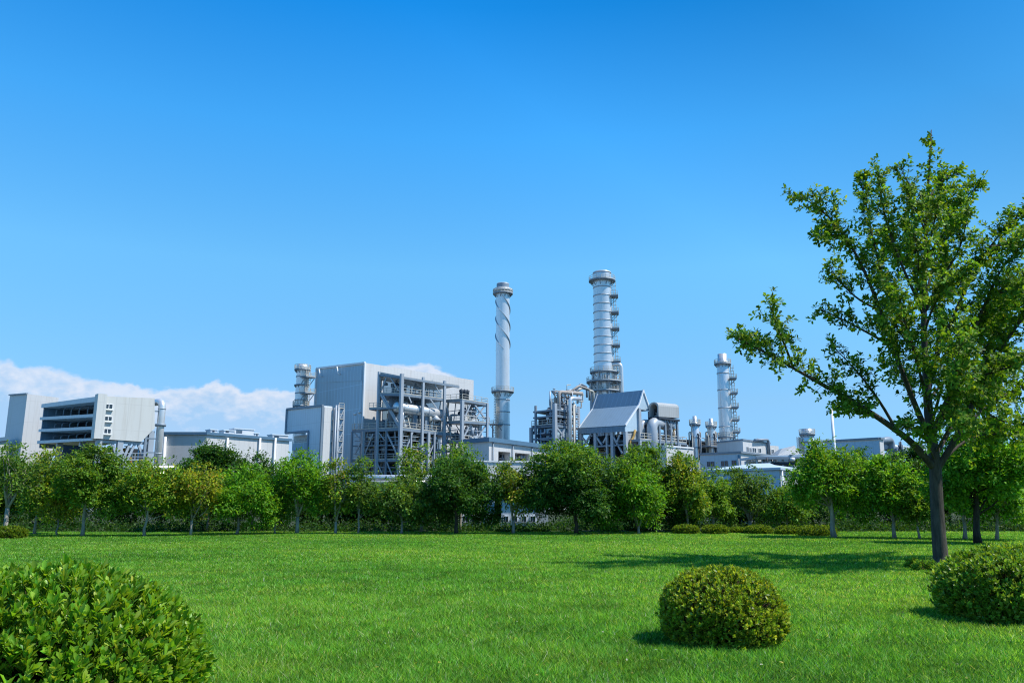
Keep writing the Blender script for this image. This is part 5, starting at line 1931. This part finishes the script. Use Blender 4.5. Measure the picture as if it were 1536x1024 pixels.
FRONT = [
    # px, base, L, R, top, bot, palette, kwargs, label
    (6, 806, -30, 50, 672, 745, 'olive', dict(dens=.45, bk='bark_grey', loose=.5, stems=3, tr=.10), 'sparse olive tree with bare pale grey stem standing over the dark clipped mound'),
    (52, 801, 25, 95, 680, 790, 'yellow', dict(dens=1.1, accent='autumn'), 'yellow green tree with browning top just behind the bare grey stem'),
    (85, 803, 62, 112, 735, 795, 'autumn', dict(dens=.6, tr=.05), 'low rusty leaved tree beside the mid green round tree'),
    (123, 804, 78, 178, 672, 775, 'mid', dict(dens=1.25, accent='olive', tr=.10), 'round mid green tree on pale trunk below the louvred building, ragged sprigs on top'),
    (216, 804, 180, 272, 693, 780, 'yellow', dict(dens=1.25, tr=.08), 'yellow green round tree below the silver duct, leaves reaching almost to the grass'),
    (286, 803, 260, 326, 700, 770, 'autumn', dict(dens=.9, stems=3, tr=.07), 'yellow tipped tree on twin thin trunks under the tall dark green tree'),
    (312, 801, 256, 366, 667, 790, 'dark', dict(Y=47.5, dens=1.7), 'tall dark green tree before the corner of the long shed'),
    (355, 801, 318, 412, 700, 792, 'bright', dict(dens=1.2), 'fresh green bushy tree between the two dark green tall ones'),
    (378, 800, 345, 412, 682, 785, 'dark', dict(Y=48.5, dens=1.1), 'dark green pointed tree before the long shed downpipes'),
    (412, 800, 385, 437, 722, 790, 'mid', dict(dens=.9, tr=.05), 'small mid green tree on thin leaning pale stem beside the three stemmed tree'),
    (445, 800, 414, 484, 680, 765, 'bright', dict(dens=1.15, stems=3, tr=.10, bk='bark_grey'), 'upright fresh green tree with three pale stems fanning from one trunk'),
    (503, 800, 480, 526, 694, 775, 'yellow', dict(dens=.8, stems=3, accent='autumn', tr=.075), 'slim yellow tree with forked trunk before the stair tower'),
    (537, 800, 520, 562, 692, 780, 'olive', dict(dens=.65, loose=.3, tr=.06), 'slim open olive green tree right of the yellow one'),
    (602, 800, 556, 646, 718, 790, 'olive', dict(dens=1.2, tr=.07), 'broad low olive tree below the process frame'),
    (632, 801, 592, 668, 673, 770, 'olive', dict(Y=47, dens=.55, loose=.35, stems=2, accent='yellow'), 'tall feathery light green tree seen over the low olive one'),
    (684, 800, 636, 740, 688, 794, 'dark', dict(dens=1.8, tr=.11, bk='bark_brown'), 'dense deep green tree below the platform tower with foliage down to its base'),
    (690, 800, 655, 722, 668, 720, 'mid', dict(Y=47, dens=.45, loose=.4), 'thin mid green tree whose sprigs stand over the dense deep green one'),
    (770, 800, 738, 803, 692, 772, 'autumn', dict(dens=.85, stems=3, loose=.15, tr=.09, bk='bark_grey', accent='olive'), 'sparse yellowing tree before the white block, pale trunk in the open gap'),
    (864, 800, 788, 936, 671, 794, 'dark', dict(dens=2.0, tr=.12, bk='bark_brown', accent='mid', nlobe=13), 'biggest dark green tree of the far row, below the rusty bent pipe'),
    (958, 800, 906, 1004, 702, 795, 'bright', dict(dens=1.6, stems=3, tr=.07), 'vivid green low tree between the two big dark trees'),
    (985, 801, 926, 1050, 671, 792, 'dark', dict(Y=47.5, dens=1.8, accent='mid'), 'tall dark green tree below the beige hooded box'),
    (1032, 801, 996, 1062, 688, 788, 'yellow', dict(Y=46.5, dens=1.0, accent='autumn'), 'tree with yellowing edge at the foot of the small twin chimneys'),
    (1072, 800, 1046, 1102, 704, 790, 'mid', dict(Y=49, dens=1.1), 'mid green tree behind the clipped hedge balls, beside the yellow edged one'),
    (1126, 799, 1090, 1162, 704, 780, 'olive', dict(Y=50, dens=.75, stems=4, bk='bark_grey', tr=.10, loose=.2), 'hazy olive tree with many bare grey stems before the blue shed'),
    (1182, 800, 1152, 1217, 734, 792, 'mid', dict(Y=49, dens=1.2), 'low mid green tree filling the spot before the white end of the blue shed'),
    (1251, 806, 1194, 1302, 664, 768, 'bright', dict(dens=1.45, tr=.14, bk='bark_grey', accent='mid'), 'tall light green tree on one grey trunk, the lamp mast behind it'),
    (1341, 807, 1296, 1384, 684, 785, 'bright', dict(dens=1.35, tr=.10, bk='bark_grey'), 'bright green tree with pale thin trunk just left of the dark big trunk'),
    (1380, 808, 1352, 1410, 720, 795, 'mid', dict(dens=.9, tr=.06), 'small mid green tree half hidden by the dark big trunk'),
    (1448, 809, 1418, 1486, 700, 790, 'bright', dict(dens=1.1, tr=.10, bk='bark_grey'), 'bright green tree on pale trunk between the dark big trunk and the shaded tree'),
    (1467, 815, 1420, 1545, 612, 765, 'bright', dict(dens=1.5, tr=.16, bk='bark_dark', nlobe=13), 'large shaded tree with thick dark trunk behind the round glossy bush'),
    (1496, 810, 1470, 1560, 700, 785, 'bright', dict(dens=1.1, tr=.09, bk='bark_grey'), 'bright green tree on pale trunk above the round glossy bush'),
]
for i, (px, by, L, Rr, top, bot, pal, kw, lab) in enumerate(FRONT):
    broadleaf('broadleaf_tree', lab, px, by, L, Rr, top, bot, pal, 100 + i, **kw)
REAR = [
    (75, 54, 30, 120, 712, 'mid', 'mid green tree filling in behind the low rusty leaved tree'),
    (295, 56, 260, 335, 725, 'dark', 'dark tree behind the twin thin trunks of the yellow tipped tree'),
    (525, 57, 490, 565, 742, 'mid', 'mid green tree between the slim yellow tree and the slim open olive tree'),
    (600, 57, 565, 640, 746, 'mid', 'mid green tree hidden low behind the broad low olive tree'),
    (1040, 57, 1005, 1078, 730, 'mid', 'mid green tree behind the tree with yellowing edge'),
    (1160, 58, 1130, 1195, 744, 'dark', 'dark tree between the hazy olive tree and the low mid green tree'),
    (1265, 58, 1235, 1300, 715, 'dark', 'dark tree right of the tall light green tree trunk'),
    (1345, 60, 1310, 1380, 700, 'dark', 'dark tree behind the pale thin trunk of the bright green tree'),
    (1465, 58, 1430, 1500, 690, 'dark', 'dark tree behind the thick dark trunk of the shaded tree'),
    (-20, 55, -70, 40, 690, 'mid', 'mid green tree behind the bare grey stem, cut by the picture edge'),
    (150, 56, 110, 205, 705, 'dark', 'dark tree filling the gap between the round mid green tree and the yellow green one'),
    (240, 56, 200, 290, 712, 'dark', 'dark tree filling the gap behind the yellow green round tree'),
    (420, 54, 385, 470, 708, 'dark', 'dark tree behind the small leaning pale stem'),
    (482, 55, 450, 520, 722, 'dark', 'dark tree behind the gap beside the slim yellow tree'),
    (560, 55, 520, 600, 730, 'dark', 'dark tree behind the gap beside the slim open olive tree'),
    (640, 54, 605, 690, 735, 'dark', 'dark tree behind the broad low olive tree'),
    (746, 56, 725, 770, 738, 'dark', 'narrow dark tree left of the sparse yellowing tree'),
    (1110, 56, 1075, 1150, 735, 'dark', 'dark tree behind the hazy olive tree'),
    (1205, 57, 1160, 1250, 730, 'dark', 'dark tree behind the tall light green tree'),
    (1305, 58, 1270, 1345, 676, 'dark', 'dark blue green tree before the white end of the shade tinted block'),
    (1385, 58, 1340, 1430, 668, 'dark', 'dark tree behind the dark big trunk'),
    (1425, 56, 1390, 1470, 680, 'mid', 'mid green tree behind the gap right of the dark big trunk'),
    (1530, 55, 1480, 1600, 650, 'dark', 'dark tree behind the large shaded tree, cut by the picture edge'),
]
for i, (px, Y, L, Rr, top, pal, lab) in enumerate(REAR):
    broadleaf('broadleaf_tree', lab, px, 790, L, Rr, top, 792, pal, 300 + i + int(px), Y=Y, dens=1.25, leaf=.2, bk='bark_dark', tr=.1, group='dark trees behind the front row')


# ---- undergrowth along the foot of the trees
def undergrowth():
    rs = np.random.RandomState(7)
    spans = [(-160, 690, 50, 60, 1.6, 800), (-160, 690, 46.5, 50, .4, 420), (690, 832, 46.5, 52, .28, 200), (832, 1025, 47, 60, .9, 420), (1020, 1205, 54, 60, .7, 260), (1200, 1660, 51, 62, 1.8, 650), (1230, 1660, 47, 51, .6, 420)]
    C, D = [], []
    for x0, x1, y0, y1, h, n in spans:
        Y = rs.uniform(y0, y1, n)
        px = rs.uniform(x0, x1, n)
        X = (px - 768) / FPX * Y
        hh = h * np.clip(.25 + .55 * np.sin(px * .047 + 1.3 * np.sin(px * .013)) + .5 * np.sin(px * .11 + Y * .9), .08, 1.25) * rs.uniform(.5, 1, n)
        Z = hh * rs.uniform(0.02, 1, n)
        C.append(np.stack([X, Y, Z], 1))
    cc = np.concatenate(C)
    per = 22
    idx = np.repeat(np.arange(len(cc)), per)
    n = len(idx)
    cen = cc[idx] + rs.normal(0, .2, (n, 3))
    cen[:, 2] = np.maximum(cen[:, 2], .03)
    dirs = unit(rs.normal(0, 1, (n, 3)) + np.array([0, -.2, .3]))
    nrm = unit(rs.normal(0, .7, (n, 3)) + np.array([0, -.2, .8]))
    ln = rs.uniform(.1, .22, n)
    cols = .62 * leaf_colours(rs, n, PAL['dark'] + [((.06, .14, .02), 3)]) * np.clip(1 + rs.normal(0, .2, (len(cc), 1)), .5, 1.6)[idx]  # leaves dimmed overall to paint in the shade under the trees
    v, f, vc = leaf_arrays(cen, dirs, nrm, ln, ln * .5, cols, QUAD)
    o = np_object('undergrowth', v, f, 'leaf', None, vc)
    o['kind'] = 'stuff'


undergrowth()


# ---- clipped bushes
def bush(name, label, cx, cy, rx, ry, h, n_out, n_in, leaf, per, pal, seed, tmpl=QUAD, zcf=.38, m='glossy_leaf', group=None, flat=2.3, upright=.55, wid=.42, stems=120, lump=.05, cat='bush', gap=0.0, spreadang=(.6, 1.15)):
    rs = np.random.RandomState(seed)
    t = thing(name, label, cat, (cx, cy, 0), group)
    n = n_out + n_in
    dv = unit(rs.normal(0, 1, (n * 2, 3)))
    dv[:, 2] = np.abs(dv[:, 2]) * 1.3 - .5
    dv = unit(dv)
    p = flat
    den = (np.abs(dv[:, 0]) ** p + np.abs(dv[:, 1]) ** p + np.abs(dv[:, 2]) ** p) ** (1 / p)
    q = dv / den[:, None]
    # lumps and thin spots with a smooth pattern of their own
    ph = rs.uniform(0, 6.28, 8)
    lum = sum(np.sin(dv @ unit(rs.normal(0, 1, (1, 3)))[0] * (4 + 1.6 * k) + ph[k]) for k in range(8)) / 4
    keep = lum > (-9 if gap == 0 else -1.2 + gap)
    sel = np.where(keep)[0][:n]
    q, dv, lum = q[sel], dv[sel], lum[sel]
    n = len(q)
    n_out = int(n * n_out / (n_out + n_in))
    depth = np.ones(n)
    depth[:n_out] = rs.uniform(.955, 1.015, n_out)
    stray = rs.uniform(0, 1, n_out) < (.035 if zcf > .3 else .008)
    depth[:n_out][stray] = rs.uniform(1.03, 1.10, int(stray.sum()))
    depth[n_out:] = rs.uniform(.62, .95, n - n_out)
    k = depth * (1 + lump * lum)
    zc = h * zcf
    pos = np.stack([q[:, 0] * rx * k, q[:, 1] * ry * k, zc + np.where(q[:, 2] > 0, q[:, 2] * (h - zc), q[:, 2] * zc * 1.9) * k], 1)
    pos[:, 2] = np.maximum(pos[:, 2], .03)
    out = unit(np.stack([q[:, 0] / rx, q[:, 1] / ry, q[:, 2] / h], 1))
    ax = unit(out * .6 + np.array([0, 0, upright]) + rs.normal(0, .28, (n, 3)))
    # whorls
    idx = np.repeat(np.arange(n), per)
    N = len(idx)
    a = ax[idx]
    e1 = unit(np.cross(a, np.array([.31, .2, .93])))
    e2 = np.cross(a, e1)
    ph = np.tile(np.arange(per) * 2.399, n) + np.repeat(rs.uniform(0, 6.28, n), per)
    tilt = rs.uniform(*spreadang, N) * np.tile(np.linspace(.45, 1.1, per), n)
    rad_ = e1 * np.cos(ph)[:, None] + e2 * np.sin(ph)[:, None]
    dirs = a * np.cos(tilt)[:, None] + rad_ * np.sin(tilt)[:, None]
    nrm = a * np.sin(tilt)[:, None] - rad_ * np.cos(tilt)[:, None] + rs.normal(0, .12, (N, 3))
    ln = leaf * rs.uniform(.7, 1.2, N) * np.repeat(rs.uniform(.8, 1.15, n), per)
    cen = pos[idx] - a * np.tile(np.linspace(0, leaf * .55, per), n)[:, None]
    cols = leaf_colours(rs, N, PAL[pal] if isinstance(pal, str) else pal, .15)
    tone = np.clip(1 + rs.normal(0, .14, (n, 1)), .6, 1.4)
    cols = cols * tone[idx]
    v, f, vc = leaf_arrays(cen, dirs, nrm, ln, ln * wid * rs.uniform(.85, 1.15, N), cols, tmpl)
    np_object('foliage', v, f, m, t, vc, smooth=len(tmpl[0]) > 4)
    mb = MB()
    for j in rs.choice(n, min(stems, n), replace=False):
        e = Vector(pos[j] * .97)
        s = Vector((e.x * .12, e.y * .12, 0))
        m1 = s.lerp(e, .5) + Vector(rs.normal(0, .03, 3)) + Vector((0, 0, .04))
        o = Vector((cx, cy, 0))
        mb.tube([o + s, o + m1, o + e], [.011, .007, .003], 4)
    mb.build('stems', 'twig_brown', t)
    return t


PAL['big_leaf'] = [((.16, .32, .02), 5), ((.21, .38, .03), 5), ((.09, .22, .016), 3), ((.32, .46, .06), 2)]
PAL['box'] = [((.20, .31, .022), 5), ((.30, .41, .035), 4), ((.11, .18, .02), 3), ((.45, .52, .08), 1.6)]
PAL['gloss'] = [((.12, .24, .022), 5), ((.19, .33, .035), 4), ((.30, .43, .07), 2)]
PAL['hedge'] = [((.13, .22, .022), 5), ((.19, .28, .03), 4), ((.07, .13, .018), 3)]

Yb = 7.1
c = at(76, 900, Yb)
w = 226 * mpp(at(76, 960, Yb))
bush('clipped_bush', 'large broad leaved clipped bush with upright leaf whorls on the lawn corner', c.x, Yb, w, 1.25, at(70, 856, Yb).z, 2900, 1900, .100, 10, 'big_leaf', 501, OBOV, stems=420, wid=.34, lump=.02, zcf=.2, flat=2.0, upright=.75, spreadang=(.25, .95))
g = ground(1087, 962)
m_ = mpp(Vector((g.x, g.y, .5)))
bush('clipped_bush', 'small leaved ball bush with brown gaps alone on the lawn', g.x, g.y, 91 * m_, 88 * m_, at(1087, 852, g.y).z, 2500, 1700, .052, 7, 'box', 502, QUAD, stems=1400, wid=.5, lump=.05, gap=.55, flat=2.1)
g = ground(1520, 926)
m_ = mpp(Vector((g.x, g.y, .5)))
bush('clipped_bush', 'round glossy dark leaved bush near the foot of the big tree', g.x, g.y, 102 * m_, 98 * m_, at(1520, 822, g.y).z, 2600, 2400, .075, 7, 'gloss', 503, QUAD, stems=500, wid=.5, lump=.05, gap=.15, flat=2.2)
HEDGE = [(1029, 801, 19, 787, 'clipped hedge ball at the end of the row under the yellow edged tree'), (1073, 801, 19, 787, 'clipped hedge ball second from the yellow edged tree'), (1106, 800, 13, 791, 'smallest hedge ball, in the gap before the hazy olive tree'),
         (1138, 801, 20, 788, 'clipped hedge ball before the stems of the hazy olive tree'), (1184, 802, 20, 789, 'clipped hedge ball before the low mid green tree'), (1226, 804, 27, 788, 'shaggy taller hedge ball touching the grey trunk of the tall light green tree'),
         (12, 808, 24, 789, 'dark clipped mound at the foot of the bare grey stemmed tree')]
for i, (px, by, hw, ty, lab) in enumerate(HEDGE):
    g = ground(px, by - 1)
    m_ = mpp(g)
    bush('hedge_ball', lab, g.x, g.y, hw * m_, hw * m_ * .9, at(px, ty, g.y).z, 420, 260, .10, 7, 'hedge', 520 + i, QUAD, m='leaf', group='clipped hedge balls at the far edge of the lawn', stems=30, lump=.06 if 'shaggy' in lab else .03, flat=2.4, wid=.5)
for i, (px, py, r, lab) in enumerate(((1392, 856, .34, 'low leafy weed clump at the foot of the big tree'), (1425, 858, .42, 'low leafy weed clump between big tree and round glossy bush'), (1372, 852, .22, 'tiny weed tuft on the shaded grass beside the big tree'))):
    g = ground(px, py)
    bush('weed_clump', lab, g.x, g.y, r, r * .8, .22, 60, 40, .10, 6, 'mid', 540 + i, QUAD, m='leaf', stems=20, lump=.15, cat='weed', group='weeds around the big tree')


# ---- the big tree
def big_tree():
    rs = np.random.RandomState(42)
    rd = random.Random(42)
    g = ground(1411, 845)
    Y0 = g.y
    base = Vector((g.x, Y0, 0))
    t = thing('big_tree', 'big open crowned tree with dark straight trunk and long bare limb reaching toward the chimneys', 'tree', base)
    mb = MB()
    px_r = lambda p, w: w * .5 * mpp(p)
    trunk = [((1412, 848), 31), ((1411.5, 843), 25), ((1411, 834), 21.5), ((1408, 800), 19.5), ((1405, 750), 18), ((1403, 700), 17), ((1399, 665), 14.5), ((1393, 620), 13), ((1389, 560), 10.5), ((1386, 500), 9), ((1386, 440), 7), ((1388, 380), 5.5), ((1390, 310), 4), ((1394, 250), 2.6), ((1397, 195), 1.2)]
    P = [at(p[0], p[1], Y0) for p, w in trunk]
    P[0] = Vector((base.x, base.y, -.02))
    mb.tube(P, [px_r(q, w) for q, (p, w) in zip(P, trunk)], 16)
    # limbs: pixel path, start width, depth reached at the tip, twig scale
    limbs = [
        ([(1401, 702), (1372, 668), (1340, 642), (1300, 615), (1262, 592), (1225, 572), (1190, 552), (1150, 530), (1105, 507)], 11, -1.2, .55),
        ([(1190, 552), (1178, 520), (1165, 490), (1156, 460)], 4, -1.6, .5),
        ([(1150, 530), (1128, 515), (1112, 512)], 3, -1.0, .45),
        ([(1345, 645), (1318, 600), (1288, 560), (1252, 522)], 5, -.4, .5),
        ([(1300, 615), (1275, 610), (1255, 612)], 2.5, -.9, .3),
        ([(1398, 668), (1378, 620), (1358, 570), (1340, 520), (1320, 465), (1298, 410), (1268, 355), (1235, 318), (1206, 298)], 9, -.8, .7),
        ([(1268, 355), (1248, 352), (1226, 352)], 3, -.9, .4),
        ([(1340, 520), (1300, 498), (1262, 478), (1232, 464)], 4.5, .5, .6),
        ([(1320, 465), (1290, 450), (1262, 425), (1245, 400)], 3.5, -.9, .5),
        ([(1390, 560), (1360, 500), (1332, 440), (1312, 370), (1300, 310), (1290, 268)], 6, .9, .7),
        ([(1387, 470), (1358, 410), (1335, 350), (1322, 300), (1318, 262)], 5, -.7, .6),
        ([(1388, 400), (1412, 350), (1440, 305), (1470, 278)], 4.5, .5, .6),
        ([(1389, 340), (1370, 290), (1352, 255)], 3.5, -.4, .5),
        ([(1391, 300), (1415, 268), (1440, 262)], 3, .5, .45),
        ([(1386, 470), (1412, 420), (1440, 370), (1452, 320)], 5, -.6, .6),
        ([(1390, 570), (1420, 500), (1450, 430), (1485, 370), (1532, 318)], 7, .7, .7),
        ([(1485, 370), (1510, 365), (1540, 350)], 3, .4, .5),
        ([(1398, 650), (1425, 590), (1452, 520), (1478, 455), (1505, 400), (1545, 360)], 8, -1.0, .75),
        ([(1405, 705), (1432, 660), (1462, 600), (1490, 545), (1525, 490), (1575, 430)], 10, -.7, .75),
        ([(1432, 660), (1470, 618), (1512, 590), (1570, 565)], 6, 1.2, .7),
        ([(1462, 600), (1480, 540), (1488, 490), (1500, 450)], 5, .6, .7),
        ([(1396, 640), (1410, 590), (1422, 540), (1425, 480)], 5, -1.6, .7),
        ([(1395, 620), (1380, 560), (1362, 500), (1350, 450)], 5, -1.9, .65),
        ([(1392, 600), (1405, 520), (1410, 450), (1418, 400)], 5, 1.9, .65),
        ([(1398, 660), (1372, 600), (1352, 560), (1330, 545)], 5, 1.8, .6),
        ([(1400, 690), (1440, 620), (1480, 570), (1520, 540)], 6, 2.2, .7),
        ([(1387, 430), (1372, 380), (1360, 330)], 4, 1.2, .55),
        ([(1388, 390), (1400, 340), (1408, 300)], 3.5, -1.1, .5),
        ([(1402, 680), (1425, 640), (1440, 625), (1448, 640)], 4, -1.8, .6),
        ([(1402, 690), (1385, 655), (1360, 640)], 3.5, -1.3, .5),
        ([(1399, 655), (1440, 600), (1500, 630), (1560, 640)], 4.5, -1.5, .7),
        ([(1525, 490), (1540, 450), (1560, 400)], 4, -.9, .6),
        ([(1387, 455), (1400, 400), (1424, 352), (1446, 330)], 4, .9, .6),
        ([(1386, 440), (1366, 400), (1344, 376), (1325, 352)], 4, 1.4, .6),
        ([(1389, 350), (1402, 310), (1420, 285)], 3, 1.0, .5),
        ([(1389, 350), (1376, 318), (1362, 290)], 3, -.8, .5),
        ([(1392, 600), (1425, 560), (1465, 500), (1500, 470)], 5, 1.6, .8),
        ([(1440, 560), (1480, 520), (1520, 450), (1545, 410)], 5, 1.0, .8),
        ([(1425, 590), (1455, 570), (1500, 555), (1550, 540)], 5, -1.8, .8),
        ([(1478, 455), (1500, 440), (1530, 430)], 4, -1.4, .7),
        ([(1398, 650), (1415, 620), (1430, 570), (1440, 520)], 5, -2.4, .8),
        ([(1405, 700), (1450, 660), (1500, 650), (1545, 660)], 5, .8, .7),
        ([(1388, 540), (1370, 520), (1345, 490), (1330, 430)], 4, -1.5, .7),
        ([(1386, 500), (1400, 460), (1415, 440), (1440, 420)], 4, -1.6, .7),
        ([(1387, 480), (1375, 440), (1378, 390), (1370, 350)], 4, -1.4, .6),
    ]
    ros = []          # rosette position, axis, size

    def twig(p, d, L, r):
        e = p + d * L
        m1 = p.lerp(e, .5) + Vector((rd.uniform(-.05, .05), rd.uniform(-.05, .05), .03)) * L * 2
        mb.tube([p, m1, e], [r, r * .75, r * .4], 4)
        k = max(1, int(L / .15))
        for i in range(k):
            q = (i + 1) / k
            pos = p.lerp(m1, q * 2) if q < .5 else m1.lerp(e, q * 2 - 1)
            ros.append((pos, (d + Vector((rd.uniform(-.7, .7), rd.uniform(-.7, .7), rd.uniform(-.1, .8)))).normalized()))

    for path, w0, dy, tw in limbs:
        n = len(path)
        pts = [at(x, y, Y0 + 1.7 * dy * (i / (n - 1)) ** .9) for i, (x, y) in enumerate(path)]
        # smooth the path a little
        fine = []
        for i in range(n - 1):
            a, b = pts[i], pts[i + 1]
            p0, p3 = pts[max(0, i - 1)], pts[min(n - 1, i + 2)]
            for k in range(4):
                u = k / 4
                fine.append(.5 * ((2 * a) + (b - p0) * u + (2 * p0 - 5 * a + 4 * b - p3) * u * u + (3 * a - p0 - 3 * b + p3) * u ** 3))
        fine.append(pts[-1])
        r0 = px_r(pts[0], w0)
        rads = [r0 * (1 - .9 * i / (len(fine) - 1)) + .004 for i in range(len(fine))]
        mb.tube(fine, rads, 9 if w0 > 5 else 6)
        tot = sum((fine[i + 1] - fine[i]).length for i in range(len(fine) - 1))
        acc = 0
        nxt = tot * (.34 if tot > 2.2 else .12)
        for i in range(len(fine) - 1):
            sg = (fine[i + 1] - fine[i])
            acc += sg.length
            while acc > nxt:
                p = fine[i + 1]
                d0 = sg.normalized()
                f = nxt / tot
                for _ in range(2):
                    rv = Vector((rd.gauss(0, 1), rd.gauss(0, 1), rd.gauss(0, 1))).normalized()
                    d = (d0 * .6 + rv * .75 + Vector((0, 0, .18))).normalized()
                    L = tw * rd.uniform(.35, 1.55) * (1.0 - .45 * f)
                    twig(p, d, L, .008)
                    if L > .45 and rd.random() < .6:
                        rv = Vector((rd.gauss(0, 1), rd.gauss(0, 1), rd.gauss(0, 1))).normalized()
                        twig(p + d * L * .5, (d * .6 + rv * .7).normalized(), L * .6, .006)
                nxt += .105
        twig(pts[-1] - (pts[-1] - fine[-2]), (pts[-1] - fine[-3]).normalized(), .3, .006)
    # leader tip
    for i in range(10, 14):
        for k in range(9):
            p = P[i].lerp(P[i + 1], k / 9)
            rv = Vector((rd.gauss(0, 1), rd.gauss(0, 1), rd.gauss(0, .5) + .4)).normalized()
            twig(p, rv, rd.uniform(.2, .45) * (1.5 if i < 12 else .85), .006)
            ros.append((p, (rv + Vector((0, 0, .5))).normalized()))
    mb.build('trunk', 'bark_brown', t)
    n = len(ros)
    per = 7
    pos = np.array([tuple(r[0] - base) for r in ros])
    ax = unit(np.array([tuple(r[1]) for r in ros]))
    idx = np.repeat(np.arange(n), per)
    N = len(idx)
    a = ax[idx]
    e1 = unit(np.cross(a, np.array([.31, .2, .93])))
    e2 = np.cross(a, e1)
    ph = np.tile(np.arange(per) * 2.399, n) + np.repeat(rs.uniform(0, 6.28, n), per)
    tilt = rs.uniform(.5, 1.5, N)
    rad_ = e1 * np.cos(ph)[:, None] + e2 * np.sin(ph)[:, None]
    dirs = a * np.cos(tilt)[:, None] + rad_ * np.sin(tilt)[:, None] + np.array([0, 0, -.1])
    nrm = a * np.sin(tilt)[:, None] - rad_ * np.cos(tilt)[:, None] + np.array([0, 0, .45]) + rs.normal(0, .25, (N, 3))
    ln = rs.uniform(.105, .178, N)
    cols = leaf_colours(rs, N, PAL['main'], .16) * np.clip(1 + rs.normal(0, .15, (n, 1)), .6, 1.5)[idx]
    cen = pos[idx] + rs.normal(0, .025, (N, 3))
    v, f, vc = leaf_arrays(cen, dirs, nrm, ln, ln * rs.uniform(.45, .6, N), cols, OBOV)
    np_object('crown', v, f, 'leaf', t, vc, smooth=True)
    print('big tree rosettes', n, 'leaves', N)


big_tree()


# ---- grass
def grass():
    rs = np.random.RandomState(3)
    V, F_, C_ = [], [], []
    off = 0
    for y0, y1, dens, w, h in ((6.0, 10, 3000, .0052, .066), (10, 15, 1900, .0066, .062), (15, 23, 1000, .0092, .058), (23, 33, 540, .014, .058), (33, LAWN_END, 360, .019, .045)):
        half0, half1 = 768 / FPX * y0 * 1.04 + 6.0, 768 / FPX * y1 * 1.04 + 6.0
        n = int((y1 - y0) * (half0 + half1) * dens)
        Y = rs.uniform(y0, y1, n)
        X = rs.uniform(-half1, half1, n)
        k = np.abs(X) < 768 / FPX * Y * 1.04 + 6.0
        X, Y = X[k], Y[k]
        n = len(X)
        cl = np.sin(X * 2.1 + 1.7 * np.sin(Y * 1.3)) * np.sin(Y * 2.6 + 1.3 * np.sin(X * 1.9)) + .5 * np.sin(X * 7.3 + Y * 3.1) * np.sin(Y * 8.7 - X * 2.2)
        big = np.sin(X * .35 + .8 * np.sin(Y * .21)) * np.sin(Y * .43 + .9 * np.sin(X * .27))
        hh = h * rs.uniform(.55, 1.25, n) * (1 + .22 * cl)
        tall = rs.uniform(0, 1, n) < .02
        hh[tall] *= 1.5
        an = rs.uniform(0, 2 * math.pi, n)
        lean = rs.uniform(.2, 1.7, n) * hh
        la = an + rs.uniform(-1.2, 1.2, n) + 1.57
        ww = w * rs.uniform(.7, 1.4, n)
        bx, by = np.cos(an) * ww, np.sin(an) * ww
        p0 = np.stack([X - bx, Y - by, np.zeros(n)], 1)
        p1 = np.stack([X + bx, Y + by, np.zeros(n)], 1)
        p2 = np.stack([X + np.cos(la) * lean, Y + np.sin(la) * lean, hh], 1)
        v = np.stack([p0, p1, p2], 1).reshape(-1, 3)
        f = (np.arange(n * 3).reshape(-1, 3)) + off
        off += n * 3
        c = leaf_colours(rs, n, [((.132, .325, .028), 6), ((.19, .41, .045), 4), ((.07, .21, .014), 5), ((.30, .48, .11), 1.6), ((.46, .48, .22), .25)], .33)
        c *= (1 + .19 * cl + .17 * big)[:, None]
        c *= np.array([1.06, 1.02, 1.5])
        c[:, 0] *= 1 + .14 * big
        dry = np.clip(np.sin(X * .9 + 2.2 * np.sin(Y * .5)) * np.sin(Y * 1.1 + 1.7 * np.sin(X * .6)) - .45, 0, 1)
        c = c * (1 - dry[:, None]) + dry[:, None] * c * np.array([1.5, 1.12, 1.2])
        V.append(v)
        F_.append(f)
        C_.append(np.repeat(np.clip(c, .01, .6), 3, axis=0))
    v, f, c = np.concatenate(V), np.concatenate(F_), np.concatenate(C_)
    o = np_object('grass', v, f, 'grass_blade', None, c)
    o['kind'] = 'stuff'
    print('grass blades', len(f))


grass()


def fallen():
    rs = np.random.RandomState(9)
    n = 420
    Y = rs.uniform(8, 30, n)
    X = (rs.uniform(0, 1536, n) - 768) / FPX * Y
    cen = np.stack([X, Y, rs.uniform(.05, .075, n)], 1)
    dirs = np.stack([rs.normal(0, 1, n), rs.normal(0, 1, n), rs.normal(0, .2, n)], 1)
    nrm = np.array([0, 0, 1.0]) + rs.normal(0, .35, (n, 3))
    ln = rs.uniform(.02, .055, n)
    c = leaf_colours(rs, n, [((.42, .36, .06), 3), ((.50, .50, .36), 3), ((.25, .16, .06), 1)])
    v, f, vc = leaf_arrays(cen, unit(dirs), unit(nrm), ln, ln * .55, c, OBOV)
    o = np_object('fallen_leaves', v, f, 'leaf', None, vc)
    o['kind'] = 'stuff'


fallen()
